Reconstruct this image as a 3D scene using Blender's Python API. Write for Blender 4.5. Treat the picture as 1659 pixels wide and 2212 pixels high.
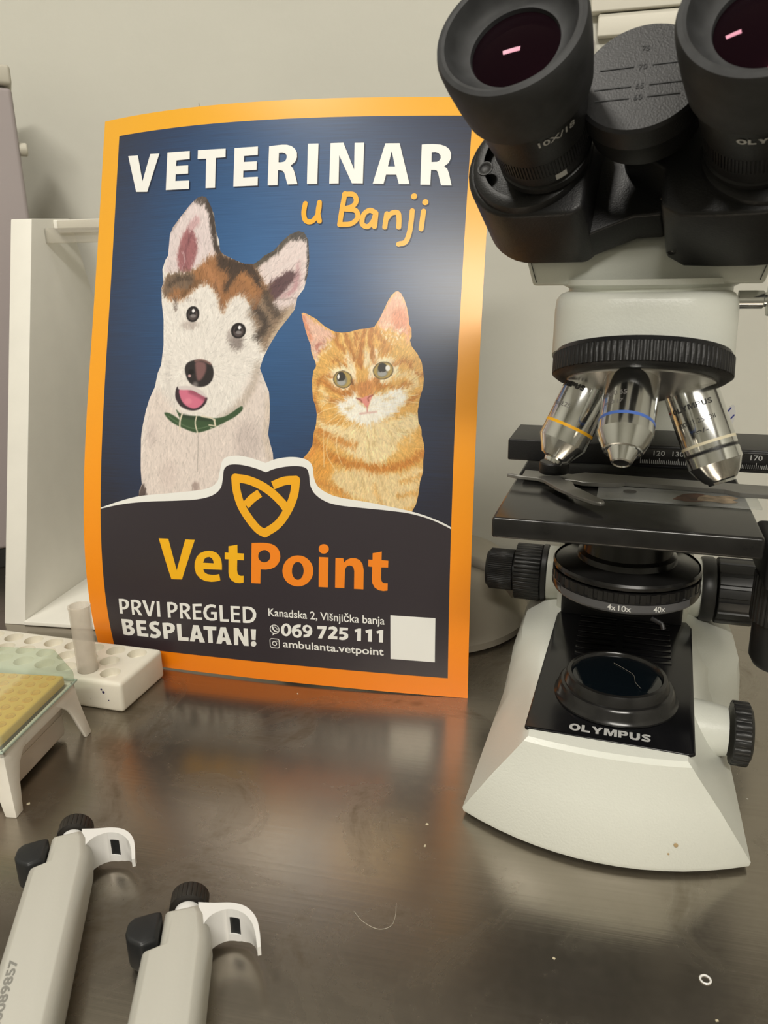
import bpy, bmesh, math, random
import numpy as np
from mathutils import Matrix, Vector
from mathutils.geometry import tessellate_polygon

# ------------------------------------------------------------------ set-up
for o in list(bpy.data.objects):
    bpy.data.objects.remove(o, do_unlink=True)
SC = bpy.context.scene
COL = SC.collection
R = math.radians
S = 0.001                                   # everything below is written in millimetres

# camera
cam_d = bpy.data.cameras.new('camera'); cam = bpy.data.objects.new('camera', cam_d); COL.objects.link(cam)
cam_d.sensor_fit = 'VERTICAL'; cam_d.sensor_height = 36.0; cam_d.sensor_width = 27.0
cam_d.lens = 36.0 * 1650 / 2212
cam_d.clip_start = 0.02; cam_d.clip_end = 50
p_, r_ = R(17), R(-0.9)
fw = Vector((0, math.cos(p_), -math.sin(p_))); rt = Vector((1, 0, 0)); up = rt.cross(fw)
cr = math.cos(r_) * rt + math.sin(r_) * up
cu = -math.sin(r_) * rt + math.cos(r_) * up
cam.matrix_world = Matrix(((cr.x, cu.x, -fw.x, 0), (cr.y, cu.y, -fw.y, 0), (cr.z, cu.z, -fw.z, .292), (0, 0, 0, 1)))
cam_d.dof.use_dof = True
cam_d.dof.focus_distance = 0.47
cam_d.dof.aperture_fstop = 26.85 / 1.2      # about a millimetre of aperture: the near eyepieces go a touch soft
SC.camera = cam

# view
SC.view_settings.view_transform = 'Standard'; SC.view_settings.look = 'None'
SC.view_settings.gamma = 1.0; SC.view_settings.use_curve_mapping = False
SC.view_settings.exposure = 0.0

# world (the room is closed, this only matters through gaps)
W_ = bpy.data.worlds.new('world'); SC.world = W_; W_.use_nodes = True
W_.node_tree.nodes['Background'].inputs[0].default_value = (.8, .78, .72, 1)
W_.node_tree.nodes['Background'].inputs[1].default_value = 0.3

def area(name, loc, target, sx, sy, power, col):
    l = bpy.data.lights.new(name, 'AREA'); l.shape = 'RECTANGLE'; l.size = sx * S; l.size_y = sy * S
    l.energy = power; l.color = col
    o = bpy.data.objects.new(name, l); COL.objects.link(o)
    o.location = Vector(loc) * S
    o.rotation_euler = (Vector(target) - Vector(loc)).to_track_quat('-Z', 'Y').to_euler()
    return o
area('ceiling_lamp', (-110, -1680, 1830), (0, 300, 100), 1250, 260, 50, (1.0, .955, .87))
lamp2 = area('ceiling_lamp', (-640, 60, 1880), (-640, 60.01, 0), 300, 110, 14.5, (1.0, .955, .87))
lamp2.rotation_euler.z += R(-28)

# ------------------------------------------------------------------ materials
def lin(c):
    return tuple(((x / 255) / 12.92 if x / 255 <= .04045 else ((x / 255 + .055) / 1.055) ** 2.4) for x in c)
MATS = {}
def mat(name, col, rough=.5, metal=0.0, noise=0.0, nscale=40.0, bump=0.0, bscale=300.0, spec=.5, coat=0.0, trans=0.0, ior=1.45, alpha=1.0, sss=0.0, rnoise=0.0, tint=None):
    if name in MATS: return MATS[name]
    m = bpy.data.materials.new(name); m.use_nodes = True
    nt = m.node_tree; b = nt.nodes['Principled BSDF']
    b.inputs['Base Color'].default_value = (*col, 1); b.inputs['Roughness'].default_value = rough
    b.inputs['Metallic'].default_value = metal; b.inputs['Specular IOR Level'].default_value = spec
    b.inputs['Coat Weight'].default_value = coat; b.inputs['Coat Roughness'].default_value = .08
    b.inputs['Transmission Weight'].default_value = trans; b.inputs['IOR'].default_value = ior
    b.inputs['Alpha'].default_value = alpha
    if tint: b.inputs['Specular Tint'].default_value = (*tint, 1)
    if sss:
        b.inputs['Subsurface Weight'].default_value = sss; b.inputs['Subsurface Radius'].default_value = (1, .9, .7); b.inputs['Subsurface Scale'].default_value = .006
    tc = nt.nodes.new('ShaderNodeTexCoord')
    if noise or rnoise:
        n = nt.nodes.new('ShaderNodeTexNoise'); n.inputs['Scale'].default_value = nscale; n.inputs['Detail'].default_value = 6
        nt.links.new(tc.outputs['Object'], n.inputs['Vector'])
        if noise:
            r = nt.nodes.new('ShaderNodeValToRGB')
            r.color_ramp.elements[0].position = .3; r.color_ramp.elements[1].position = .7
            r.color_ramp.elements[0].color = (*[c * (1 - noise) for c in col], 1)
            r.color_ramp.elements[1].color = (*[min(1, c * (1 + noise)) for c in col], 1)
            nt.links.new(n.outputs['Fac'], r.inputs[0]); nt.links.new(r.outputs[0], b.inputs['Base Color'])
        if rnoise:
            mr = nt.nodes.new('ShaderNodeMapRange'); mr.inputs[3].default_value = max(0, rough - rnoise); mr.inputs[4].default_value = rough + rnoise
            nt.links.new(n.outputs['Fac'], mr.inputs[0]); nt.links.new(mr.outputs[0], b.inputs['Roughness'])
    if bump:
        n2 = nt.nodes.new('ShaderNodeTexNoise'); n2.inputs['Scale'].default_value = bscale; n2.inputs['Detail'].default_value = 3
        nt.links.new(tc.outputs['Object'], n2.inputs['Vector'])
        bp = nt.nodes.new('ShaderNodeBump'); bp.inputs['Strength'].default_value = bump; bp.inputs['Distance'].default_value = .001
        nt.links.new(n2.outputs['Fac'], bp.inputs['Height']); nt.links.new(bp.outputs[0], b.inputs['Normal'])
    MATS[name] = m
    return m

M_wall = mat('painted wall', (.585, .575, .51), .7, noise=.03, nscale=6, bump=.35, bscale=60)
M_trim = mat('white trunking', (.72, .69, .6), .5)
M_floor = mat('floor', (.2, .19, .17), .5, noise=.15, nscale=5)
M_ceil = mat('ceiling', (.75, .73, .68), .8)
M_white = mat('microscope enamel', (.73, .745, .68), .33, bump=.12, bscale=900)
M_black = mat('black plastic', (.012, .012, .013), .42, bump=.15, bscale=1400)
M_rub = mat('soft black rubber', (.03, .031, .033), .6, noise=.25, nscale=150)
M_gloss = mat('glossy black plastic', (.006, .006, .007), .16, rnoise=.06, nscale=60)
M_stage = mat('black stage enamel', (.016, .0155, .015), .2, rnoise=.08, nscale=70, noise=.3)
M_grip = mat('black grip', (.02, .02, .02), .38)
M_chrome = mat('polished chrome', (.72, .73, .72), .13, 1.0)
M_steel = mat('brushed steel part', (.62, .61, .59), .28, 1.0)
M_cone = mat('satin aluminium', (.62, .60, .58), .3, 1.0)
M_holder = mat('grey stage clip metal', (.26, .255, .24), .36, .7, noise=.1)
M_lens = mat('coated eyepiece glass', (.007, .003, .0045), .02, 0, spec=.07, tint=(1, .2, .42))
M_field = mat('dark field lens glass', (.004, .007, .010), .05, 0, spec=.6)
M_print = mat('silver print', (.55, .55, .54), .4, .2)
M_printd = mat('dark engraving', (.03, .03, .03), .4)
M_prints = mat('faded engraving', (.18, .17, .16), .5)
M_yel = mat('yellow band', (.75, .38, .01), .35)
M_blue = mat('blue band', (.08, .17, .55), .35)
M_cream = mat('cream band', (.75, .68, .5), .35)
M_scale = mat('grey scale strip', (.10, .10, .105), .35)
M_pip = mat('pipette grey plastic', (.56, .55, .495), .38, bump=.05, bscale=700)
M_hook = mat('glossy white plastic', (.80, .79, .77), .18)
M_pblk = mat('pipette black plastic', (.017, .018, .019), .4)
M_pbrn = mat('pipette brown black plastic', (.022, .019, .016), .45)
M_rackw = mat('white painted board', (.82, .80, .73), .5, noise=.02)
M_tube = mat('white plastic block', (.74, .70, .60), .4, noise=.06, nscale=30, sss=.15)
M_boxw = mat('white tip box plastic', (.80, .76, .68), .28)
M_boxp = mat('pinkish white plastic', (.66, .58, .50), .4)
M_tip = mat('yellow tip rack', (.92, .56, .06), .4)
M_tipd = mat('amber tip opening', (.80, .44, .03), .5)
M_cab = mat('mauve grey cabinet', (.37, .325, .325), .45)
M_cabt = mat('cabinet beige lid', (.55, .52, .44), .5)
M_dark = mat('dark plinth', (.02, .02, .02), .5)
M_dome = mat('grey beige plastic', (.40, .365, .295), .5)
M_cord = mat('grey cord', (.33, .30, .25), .5)
M_paper = mat('white paper', (.8, .79, .78), .6)
M_crumb = mat('pale crumb', (.6, .53, .38), .6)
M_hair = mat('pale hair', (.5, .46, .38), .4)

def thin(name, col, alpha, rough=.1, clear=None):
    """thin clear plastic: a tinted see-through layer with a gloss on it"""
    m = bpy.data.materials.new(name); m.use_nodes = True; nt = m.node_tree
    for n in list(nt.nodes): nt.nodes.remove(n)
    out = nt.nodes.new('ShaderNodeOutputMaterial'); tr = nt.nodes.new('ShaderNodeBsdfTransparent'); tr.inputs[0].default_value = (*(clear or col), 1)
    b = nt.nodes.new('ShaderNodeBsdfPrincipled'); b.inputs['Base Color'].default_value = (*col, 1); b.inputs['Roughness'].default_value = rough
    mx = nt.nodes.new('ShaderNodeMixShader'); mx.inputs[0].default_value = alpha
    nt.links.new(tr.outputs[0], mx.inputs[1]); nt.links.new(b.outputs[0], mx.inputs[2]); nt.links.new(mx.outputs[0], out.inputs[0])
    return m
M_lid = thin('pale green clear plastic', (.66, .76, .67), .30, .25, (.90, .96, .90))
M_clear = thin('clear acrylic', (.85, .83, .78), .25, .08)
M_ttube = thin('frosted tube plastic', (.80, .74, .66), .42, .3, (1, .99, .97))
M_slide = thin('slide glass', (.86, .87, .85), .22, .06)

# ------------------------------------------------------------------ mesh helpers
def T(x=0, y=0, z=0): return Matrix.Translation((x, y, z))
def RX(a): return Matrix.Rotation(R(a), 4, 'X')
def RY(a): return Matrix.Rotation(R(a), 4, 'Y')
def RZ(a): return Matrix.Rotation(R(a), 4, 'Z')
def frame(o, x, y, z):
    return Matrix(((x[0], y[0], z[0], o[0]), (x[1], y[1], z[1], o[1]), (x[2], y[2], z[2], o[2]), (0, 0, 0, 1)))

class MB:
    def __init__(s): s.bm = bmesh.new()
    def _tmp(s, t, M, bev=0, seg=3, ang=30):
        if bev > 0:
            es = [e for e in t.edges if len(e.link_faces) == 2 and e.calc_face_angle(0) > R(ang)]
            if es: bmesh.ops.bevel(t, geom=es, offset=bev, segments=seg, profile=.5, affect='EDGES', clamp_overlap=True)
        if M is not None: bmesh.ops.transform(t, matrix=M, verts=t.verts)
        me = bpy.data.meshes.new('t'); t.to_mesh(me); t.free(); s.bm.from_mesh(me); bpy.data.meshes.remove(me)
        return s
    def raw(s, vs, fs, M=None, bev=0, seg=3, ang=30, fix=True):
        t = bmesh.new(); vv = [t.verts.new(v) for v in vs]
        for f in fs:
            try: t.faces.new([vv[i] for i in f])
            except ValueError: pass
        if fix: bmesh.ops.recalc_face_normals(t, faces=t.faces)
        return s._tmp(t, M, bev, seg, ang)
    def box(s, a, b, M=None, bev=0, seg=3):
        x0, y0, z0 = a; x1, y1, z1 = b
        vs = [(x0, y0, z0), (x1, y0, z0), (x1, y1, z0), (x0, y1, z0), (x0, y0, z1), (x1, y0, z1), (x1, y1, z1), (x0, y1, z1)]
        return s.raw(vs, [(0, 3, 2, 1), (4, 5, 6, 7), (0, 1, 5, 4), (1, 2, 6, 5), (2, 3, 7, 6), (3, 0, 4, 7)], M, bev, seg)
    def prism(s, poly, z0, z1, M=None, bev=0, seg=3, ang=30):
        n = len(poly)
        vs = [(x, y, z0) for x, y in poly] + [(x, y, z1) for x, y in poly]
        fs = [tuple(range(n))[::-1], tuple(range(n, 2 * n))] + [(i, (i + 1) % n, n + (i + 1) % n, n + i) for i in range(n)]
        return s.raw(vs, fs, M, bev, seg, ang)
    def loft(s, rings, M=None, cap=(True, True), bev=0, seg=3, ang=30):
        n = len(rings[0]); vs = [v for r in rings for v in r]; fs = []
        for k in range(len(rings) - 1):
            for i in range(n):
                j = (i + 1) % n; fs.append((k * n + i, k * n + j, (k + 1) * n + j, (k + 1) * n + i))
        if cap[0]: fs.append(tuple(range(n))[::-1])
        if cap[1]: fs.append(tuple(range((len(rings) - 1) * n, len(rings) * n)))
        return s.raw(vs, fs, M, bev, seg, ang)
    def lathe(s, prof, M=None, n=64, a0=0, a1=360):
        """prof: (radius, height) pairs, turned about z"""
        full = abs(a1 - a0) >= 360; k = n if full else n + 1
        vs = []; fs = []
        for r, z in prof:
            for i in range(k):
                a = R(a0 + (a1 - a0) * i / n); vs.append((r * math.cos(a), r * math.sin(a), z))
        for q in range(len(prof) - 1):
            for i in range(n):
                j = (i + 1) % k
                fs.append((q * k + i, q * k + j, (q + 1) * k + j, (q + 1) * k + i))
        t = bmesh.new(); vv = [t.verts.new(v) for v in vs]
        for f in fs: t.faces.new([vv[i] for i in f])
        bmesh.ops.remove_doubles(t, verts=t.verts, dist=1e-4)
        bmesh.ops.recalc_face_normals(t, faces=t.faces)
        return s._tmp(t, M)
    def gear(s, ro, ri, teeth, z0, z1, M=None, duty=.55, bev=0):
        poly = []
        for i in range(teeth):
            b = 2 * math.pi * i / teeth; w = 2 * math.pi / teeth
            for f, r in ((0, ro), (duty * .5, ro), (duty, ro), (duty + .08, ri), (.92, ri)):
                poly.append((r * math.cos(b + f * w), r * math.sin(b + f * w)))
        return s.prism(poly, z0, z1, M, bev, 1, 60)
    def tube(s, pts, r, M=None, n=10, closed=False):
        P = [Vector(p) for p in pts]; N = len(P); rs = r if isinstance(r, (list, tuple)) else [r] * N
        up0 = Vector((0, 0, 1)); rings = []
        for i, p in enumerate(P):
            t = (P[(i + 1) % N if closed else min(i + 1, N - 1)] - P[(i - 1) % N if closed else max(i - 1, 0)]).normalized()
            u = up0.cross(t)
            if u.length < 1e-4: u = Vector((1, 0, 0)).cross(t)
            u.normalize(); v = t.cross(u)
            rings.append([tuple(p + rs[i] * (math.cos(2 * math.pi * k / n) * u + math.sin(2 * math.pi * k / n) * v)) for k in range(n)])
        if closed: rings.append(rings[0])
        return s.loft(rings, M, cap=(not closed, not closed))
    def build(s, name, m, parent=None, ang=35, loc=None, smooth=True):
        bm = s.bm
        for v in bm.verts: v.co *= S
        me = bpy.data.meshes.new(name); bm.to_mesh(me); bm.free()
        if smooth:
            me.polygons.foreach_set('use_smooth', [True] * len(me.polygons)); me.set_sharp_from_angle(angle=R(ang))
        me.materials.append(m)
        o = bpy.data.objects.new(name, me); COL.objects.link(o)
        if parent: o.parent = parent
        if loc: o.location = Vector(loc) * S
        return o

def tag(o, label, cat, group=None):
    o['label'] = label; o['category'] = cat
    if group: o['group'] = group
    return o
def struct(o): o['kind'] = 'structure'; return o
def thing(name, label, cat, loc=(0, 0, 0), rz=0, group=None):
    o = bpy.data.objects.new(name, None); COL.objects.link(o); o.empty_display_size = .02
    o.location = Vector(loc) * S; o.rotation_euler = (0, 0, R(rz))
    return tag(o, label, cat, group)
def arc(cx, cy, r, a0, a1, n): return [(cx + r * math.cos(R(a0 + (a1 - a0) * i / n)), cy + r * math.sin(R(a0 + (a1 - a0) * i / n))) for i in range(n + 1)]
def smoothpath(pts, n=8):
    """Catmull-Rom through the points"""
    P = [Vector(p) for p in pts]; P = [2 * P[0] - P[1]] + P + [2 * P[-1] - P[-2]]; out = []
    for i in range(1, len(P) - 2):
        for k in range(n):
            t = k / n; a, b, c, d = P[i - 1:i + 3]
            out.append(.5 * ((2 * b) + (c - a) * t + (2 * a - 5 * b + 4 * c - d) * t * t + (3 * b - a - 3 * c + d) * t ** 3))
    out.append(P[-2]); return [tuple(v) for v in out]

def text_geo(s, off=0.0, space=1.0):
    """outline lettering as flat triangles, cap height normalised to 1"""
    def one(txt):
        c = bpy.data.curves.new('t', 'FONT'); c.body = txt; c.size = 1; c.offset = off; c.space_character = space; c.resolution_u = 5
        o = bpy.data.objects.new('t', c); COL.objects.link(o); bpy.context.view_layer.update()
        ev = o.evaluated_get(bpy.context.evaluated_depsgraph_get()); me = ev.to_mesh()
        v = [tuple(x.co[:2]) for x in me.vertices]; f = [tuple(q.vertices) for q in me.polygons]
        ev.to_mesh_clear(); bpy.data.objects.remove(o); bpy.data.curves.remove(c)
        return v, f
    v, f = one(s); h, _ = one('H')
    lo = min(y for x, y in h); hi = max(y for x, y in h); k = 1 / (hi - lo); x0 = min(x for x, y in v)
    return [((x - x0) * k, (y - lo) * k) for x, y in v], f
def text_on(mb, s, fn, w, h, off=.0, space=1.0):
    """lettering w wide and h tall (cap height), each point sent through fn(x, y)"""
    v, f = text_geo(s, off, space); mx = max(x for x, y in v)
    mb.raw([fn(x / mx * w, y * h) for x, y in v], f, fix=False)

LOGO = (1.24, .98, 1.24, 1.4, 1.08, 1.12, 1.02)
def logo_on(mb, fn, w, h):
    """the maker's name in broad heavy capitals"""
    el = lambda cx, cy, rx, ry: [(cx + rx * math.cos(i * math.pi / 14), cy + ry * math.sin(i * math.pi / 14)) for i in range(28)]
    G = [([el(.62, .5, .62, .52), el(.62, .5, .28, .27)],), ([[(0, 1), (.34, 1), (.34, .26), (.95, .26), (.95, 0), (0, 0)]],),
         ([[(0, 1), (.40, 1), (.62, .66), (.86, 1), (1.24, 1), (.79, .40), (.79, 0), (.45, 0), (.45, .40)]],),
         ([[(0, 0), (0, 1), (.46, 1), (.70, .42), (.94, 1), (1.4, 1), (1.4, 0), (1.08, 0), (1.08, .66), (.82, 0), (.58, 0), (.32, .66), (.32, 0)]],),
         ([[(0, 0), (0, 1), (.75, 1), (.95, .93), (1.05, .8), (1.05, .56), (.95, .41), (.75, .34), (.34, .34), (.34, 0)], [(.34, .78), (.62, .78), (.70, .67), (.62, .56), (.34, .56)]],),
         ([[(0, 1), (.34, 1), (.34, .38), (.42, .25), (.56, .22), (.70, .25), (.78, .38), (.78, 1), (1.12, 1), (1.12, .34), (1.02, .10), (.8, -.02), (.32, -.02), (.10, .10), (0, .34)]],)]
    sp = [(x, y) for x, y, _ in smoothpath([(.97, .78, 0), (.75, .88, 0), (.4, .88, 0), (.2, .74, 0), (.35, .6, 0), (.7, .44, 0), (.86, .28, 0), (.7, .12, 0), (.35, .12, 0), (.06, .22, 0)], 4)]
    Lf, Rg = [], []
    for i, p in enumerate(sp):
        a, c = sp[max(i - 1, 0)], sp[min(i + 1, len(sp) - 1)]; d = math.hypot(c[0] - a[0], c[1] - a[1]) or 1
        nx, ny = -(c[1] - a[1]) / d * .13, (c[0] - a[0]) / d * .13; Lf.append((p[0] + nx, p[1] + ny)); Rg.append((p[0] - nx, p[1] - ny))
    G.append(([Lf + Rg[::-1]],))
    gap = .12; tot = sum(LOGO) + gap * 6; x0 = 0
    for (loops,), adv in zip(G, LOGO):
        L_ = [[Vector((x, y, 0)) for x, y in l] for l in loops]; flat = [p for l in L_ for p in l]
        mb.raw([fn((x0 + p.x) / tot * w, p.y * h) for p in flat], tessellate_polygon(L_), fix=False); x0 += adv + gap
# ------------------------------------------------------------------ room and bench
YW = -13.0
room = T(106, 820, 0) @ RZ(YW)
def wallbox(name, a, b, m):
    return struct(MB().box(a, b, room).build(name, m))
wallbox('wall_back', (-1800, 0, -900), (1600, 60, 1900), M_wall)
wallbox('wall_left', (-1860, -3200, -900), (-1800, 60, 1900), M_wall)
wallbox('wall_right', (1600, -3200, -900), (1660, 60, 1900), M_wall)
wallbox('wall_front', (-1860, -3260, -900), (1660, -3200, 1900), M_wall)
wallbox('floor', (-1860, -3260, -960), (1660, 60, -900), M_floor)
wallbox('ceiling', (-1860, -3260, 1900), (1660, 60, 1960), M_ceil)
# white trunking on the wall behind the eyepieces, with a seam and a short end gap
struct(MB().box((99, -9, 499), (330, 0, 517), room, bev=1.5).box((92, -12, 518), (330, 0, 600), room, bev=1.5).build('trim_1', M_trim))
struct(MB().box((90, -5, 478), (97, 0, 498), room, bev=1).build('trim_2', M_cab))
# fine cracks in the paint
cr = MB()
for pts in ([(-300, 470), (-299, 458), (-296, 440)], [(-282, 415), (-276, 380), (-272, 350), (-268, 320)]):
    cr.tube([(x, -.2, z) for x, z in pts], .35, room, n=6)
struct(cr.build('trim_3', mat('paint crack', (.42, .39, .32), .8)))

# dark board added to the upper wall, unseen, so the steel mirrors something dark
struct(MB().box((-1800, -14, 604), (88, 0, 1250), room, bev=1.5).box((332, -14, 604), (1600, 0, 1250), room, bev=1.5).box((88, -14, 604), (332, 0, 1250), room).build('added_board', mat('dark board', (.075, .066, .056), .6, noise=.2, nscale=12)))
# steel bench
ms = bpy.data.materials.new('worn stainless steel'); ms.use_nodes = True
nt = ms.node_tree; b = nt.nodes['Principled BSDF']; L = nt.links
tc = nt.nodes.new('ShaderNodeTexCoord')
def noise(scale, detail, rough=.5, dist=0.0, vec=None):
    n = nt.nodes.new('ShaderNodeTexNoise'); n.inputs['Scale'].default_value = scale; n.inputs['Detail'].default_value = detail
    n.inputs['Roughness'].default_value = rough; n.inputs['Distortion'].default_value = dist
    L.new(vec or tc.outputs['Object'], n.inputs['Vector']); return n.outputs['Fac']
def ramp(fac, stops):
    r = nt.nodes.new('ShaderNodeValToRGB'); e = r.color_ramp.elements
    while len(e) < len(stops): e.new(.5)
    for i, (p, c) in enumerate(stops): e[i].position = p; e[i].color = (*c, 1) if len(c) == 3 else c
    L.new(fac, r.inputs[0]); return r.outputs[0]
def mixc(fac, a, b_, mode='MIX'):
    m = nt.nodes.new('ShaderNodeMix'); m.data_type = 'RGBA'; m.blend_type = mode
    if isinstance(fac, float): m.inputs[0].default_value = fac
    else: L.new(fac, m.inputs[0])
    for i, q in ((6, a), (7, b_)):
        if isinstance(q, tuple): m.inputs[i].default_value = (*q, 1)
        else: L.new(q, m.inputs[i])
    return m.outputs[2]
big = noise(5, 5, .6, .4); stain = noise(13, 8, .65, 1.2); fine = noise(220, 4)
mp = nt.nodes.new('ShaderNodeMapping'); mp.inputs['Scale'].default_value = (8, 420, 8); mp.inputs['Rotation'].default_value = (0, 0, R(-13)); L.new(tc.outputs['Object'], mp.inputs[0])
brush = noise(1.0, 4, .6, 0, mp.outputs[0])
base = ramp(big, [(.3, (.29, .258, .212)), (.7, (.365, .33, .28))])
base = mixc(ramp(stain, [(.575, (0, 0, 0)), (.66, (1, 1, 1))]), base, (.23, .20, .155))
base = mixc(ramp(brush, [(.3, (0, 0, 0)), (.8, (.35, .35, .35))]), base, (.42, .38, .325))
vo = nt.nodes.new('ShaderNodeTexVoronoi'); vo.inputs['Scale'].default_value = 55; L.new(tc.outputs['Object'], vo.inputs['Vector'])
sv = nt.nodes.new('ShaderNodeSeparateColor'); L.new(vo.outputs['Color'], sv.inputs[0])
def mm_(op, a, v):
    m = nt.nodes.new('ShaderNodeMath'); m.operation = op; L.new(a, m.inputs[0])
    if isinstance(v, float): m.inputs[1].default_value = v
    else: L.new(v, m.inputs[1])
    return m.outputs[0]
dust = mm_('MULTIPLY', mm_('LESS_THAN', vo.outputs['Distance'], .03), mm_('GREATER_THAN', sv.outputs[0], .86))
base = mixc(dust, base, (.55, .52, .46))
L.new(base, b.inputs['Base Color']); L.new(mm_('MULTIPLY', mm_('SUBTRACT', dust, 1.0), -.93), b.inputs['Metallic'])
rr = mixc(ramp(stain, [(.50, (0, 0, 0)), (.72, (1, 1, 1))]), ramp(big, [(.3, (.19, .19, .19)), (.7, (.26, .26, .26))]), (.40, .40, .40))
rr = mixc(ramp(fine, [(.35, (0, 0, 0)), (.75, (.4, .4, .4))]), rr, (.30, .30, .30))
L.new(rr, b.inputs['Roughness'])
bp = nt.nodes.new('ShaderNodeBump'); bp.inputs['Strength'].default_value = .06; bp.inputs['Distance'].default_value = .0006
L.new(brush, bp.inputs['Height']); L.new(bp.outputs[0], b.inputs['Normal'])
b.inputs['Anisotropic'].default_value = .3
bench = thing('steel_bench', 'worn stainless steel bench top under the microscope, poster and pipettes', 'bench', (106, 815, -900), YW)
MB().box((-1300, -790, 860), (900, -1, 900), bev=2).build('bench_top', ms, bench)
for x in (-1250, 800):
    for y in (-750, -60):
        MB().box((x, y, 0), (x + 45, y + 45, 860), bev=2).build('leg', M_steel, bench)

# ------------------------------------------------------------------ poster
PW, PH = 297.0, 420.0
PYAW, PLEAN = -0.23669, 0.22655
PC = [-7.60192, -97.45008, -25.47447, 10.32309, 10.32309, -4.00573, 3.60036, 4.10833, -4.00572]   # how the sheet bows
poster = thing('poster', 'tall orange-edged vet clinic poster with puppy and ginger cat, leaning behind the microscope', 'poster', (-230.21855, 559.58158, 0))
pu = np.array([math.cos(PYAW), math.sin(PYAW), 0]); pn0 = np.array([-math.sin(PYAW), math.cos(PYAW), 0])
pv = np.array([0, 0, 1]) * math.cos(PLEAN) + pn0 * math.sin(PLEAN); pn = np.cross(pu, pv)
def PS(u, v, off=0.0):
    """sheet millimetres (u across, v up) to a point on the bowed sheet"""
    u = np.asarray(u, float) / PW; v = np.asarray(v, float) / PH
    a = 2 * u - 1; q = 1 - u
    B = (a * a - 1, v * v - v, q * v * (1 - v) * 2, q * v * (1 - v) ** 3 * 8, q * q * v * (1 - v) ** 3 * 8, (a * a - 1) * v, q * v ** 2, (a ** 3 - a) * v, a * a * v * v - v * v)
    w = sum(c * k for c, k in zip(PC, B)) + off
    return np.multiply.outer(u * PW, pu) + np.multiply.outer(v * PH, pv) + w[..., None] * pn

def uvmat(name):
    m = bpy.data.materials.new(name); m.use_nodes = True; n = m.node_tree
    b = n.nodes['Principled BSDF']; b.inputs['Roughness'].default_value = .34; b.inputs['Specular IOR Level'].default_value = .5
    b.inputs['Coat Weight'].default_value = .35; b.inputs['Coat Roughness'].default_value = .3
    return m, n, b
# border and brushed blue field
msheet, nt, b = uvmat('printed sheet'); L = nt.links
uvn = nt.nodes.new('ShaderNodeUVMap'); uvn.uv_map = 'sheet'
sep = nt.nodes.new('ShaderNodeSeparateXYZ'); L.new(uvn.outputs[0], sep.inputs[0])
def mth(op, a, b_=0.0, c_=None):
    m = nt.nodes.new('ShaderNodeMath'); m.operation = op
    for i, q in enumerate((a, b_) if c_ is None else (a, b_, c_)):
        if isinstance(q, (int, float)): m.inputs[i].default_value = q
        else: L.new(q, m.inputs[i])
    return m.outputs[0]
ux, vy = sep.outputs[0], sep.outputs[1]
edge = mth('MINIMUM', mth('MINIMUM', ux, mth('SUBTRACT', 1.0, ux)), 1.0)
inx = mth('MULTIPLY', mth('GREATER_THAN', ux, 15.4 / PW), mth('LESS_THAN', ux, 282.6 / PW))
iny = mth('MULTIPLY', mth('GREATER_THAN', vy, 14.6 / PH), mth('LESS_THAN', vy, 406.5 / PH))
inside = mth('MULTIPLY', inx, iny)
border = ramp(vy, [(0.0, lin((253, 138, 10))), (.35, lin((248, 156, 20))), (.7, lin((243, 170, 32))), (1.0, lin((236, 172, 44)))])
# radial print gradient of the blue field
dx = mth('MULTIPLY', mth('SUBTRACT', ux, .47), 1.6); dy = mth('MULTIPLY', mth('SUBTRACT', vy, .70), 1.75)
rad = mth('SQRT', mth('ADD', mth('MULTIPLY', dx, dx), mth('MULTIPLY', dy, dy)))
mp = nt.nodes.new('ShaderNodeMapping'); mp.inputs['Scale'].default_value = (7, 900, 1); L.new(uvn.outputs[0], mp.inputs[0])
st = noise(1.0, 4, .6, 0, mp.outputs[0])
radn = mth('ADD', rad, mth('MULTIPLY', mth('SUBTRACT', st, .5), .5))
blue = ramp(radn, [(.0, lin((62, 106, 158))), (.32, lin((46, 84, 130))), (.62, lin((42, 60, 92))), (.95, lin((40, 40, 54)))])
L.new(mixc(inside, border, blue), b.inputs['Base Color'])
NU, NV = 90, 126
uu, vv = np.meshgrid(np.linspace(0, PW, NU + 1), np.linspace(0, PH, NV + 1))
P = PS(uu.ravel(), vv.ravel()) * S
P2 = PS(uu.ravel(), vv.ravel(), -.5) * S
n0 = len(P); W1 = NU + 1
q = [(j * W1 + i, j * W1 + i + 1, (j + 1) * W1 + i + 1, (j + 1) * W1 + i) for j in range(NV) for i in range(NU)]
fs = q + [tuple(n0 + k for k in f[::-1]) for f in q]
rim = [i for i in range(W1)] + [j * W1 + NU for j in range(1, NV + 1)] + [NV * W1 + i for i in range(NU - 1, -1, -1)] + [j * W1 for j in range(NV - 1, 0, -1)]
for k in range(len(rim)):
    a_, b__ = rim[k], rim[(k + 1) % len(rim)]; fs.append((b__, a_, n0 + a_, n0 + b__))
me = bpy.data.meshes.new('sheet'); me.from_pydata([tuple(p) for p in P] + [tuple(p) for p in P2], [], fs)
uvl = me.uv_layers.new(name='sheet'); uvs = np.concatenate([np.stack([uu.ravel() / PW, vv.ravel() / PH], 1)] * 2)
idx = np.zeros(len(me.loops), int); me.loops.foreach_get('vertex_index', idx); uvl.data.foreach_set('uv', uvs[idx].ravel())
me.polygons.foreach_set('use_smooth', [True] * len(me.polygons)); me.set_sharp_from_angle(angle=R(40)); me.materials.append(msheet)
o = bpy.data.objects.new('sheet', me); COL.objects.link(o); o.parent = poster

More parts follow.
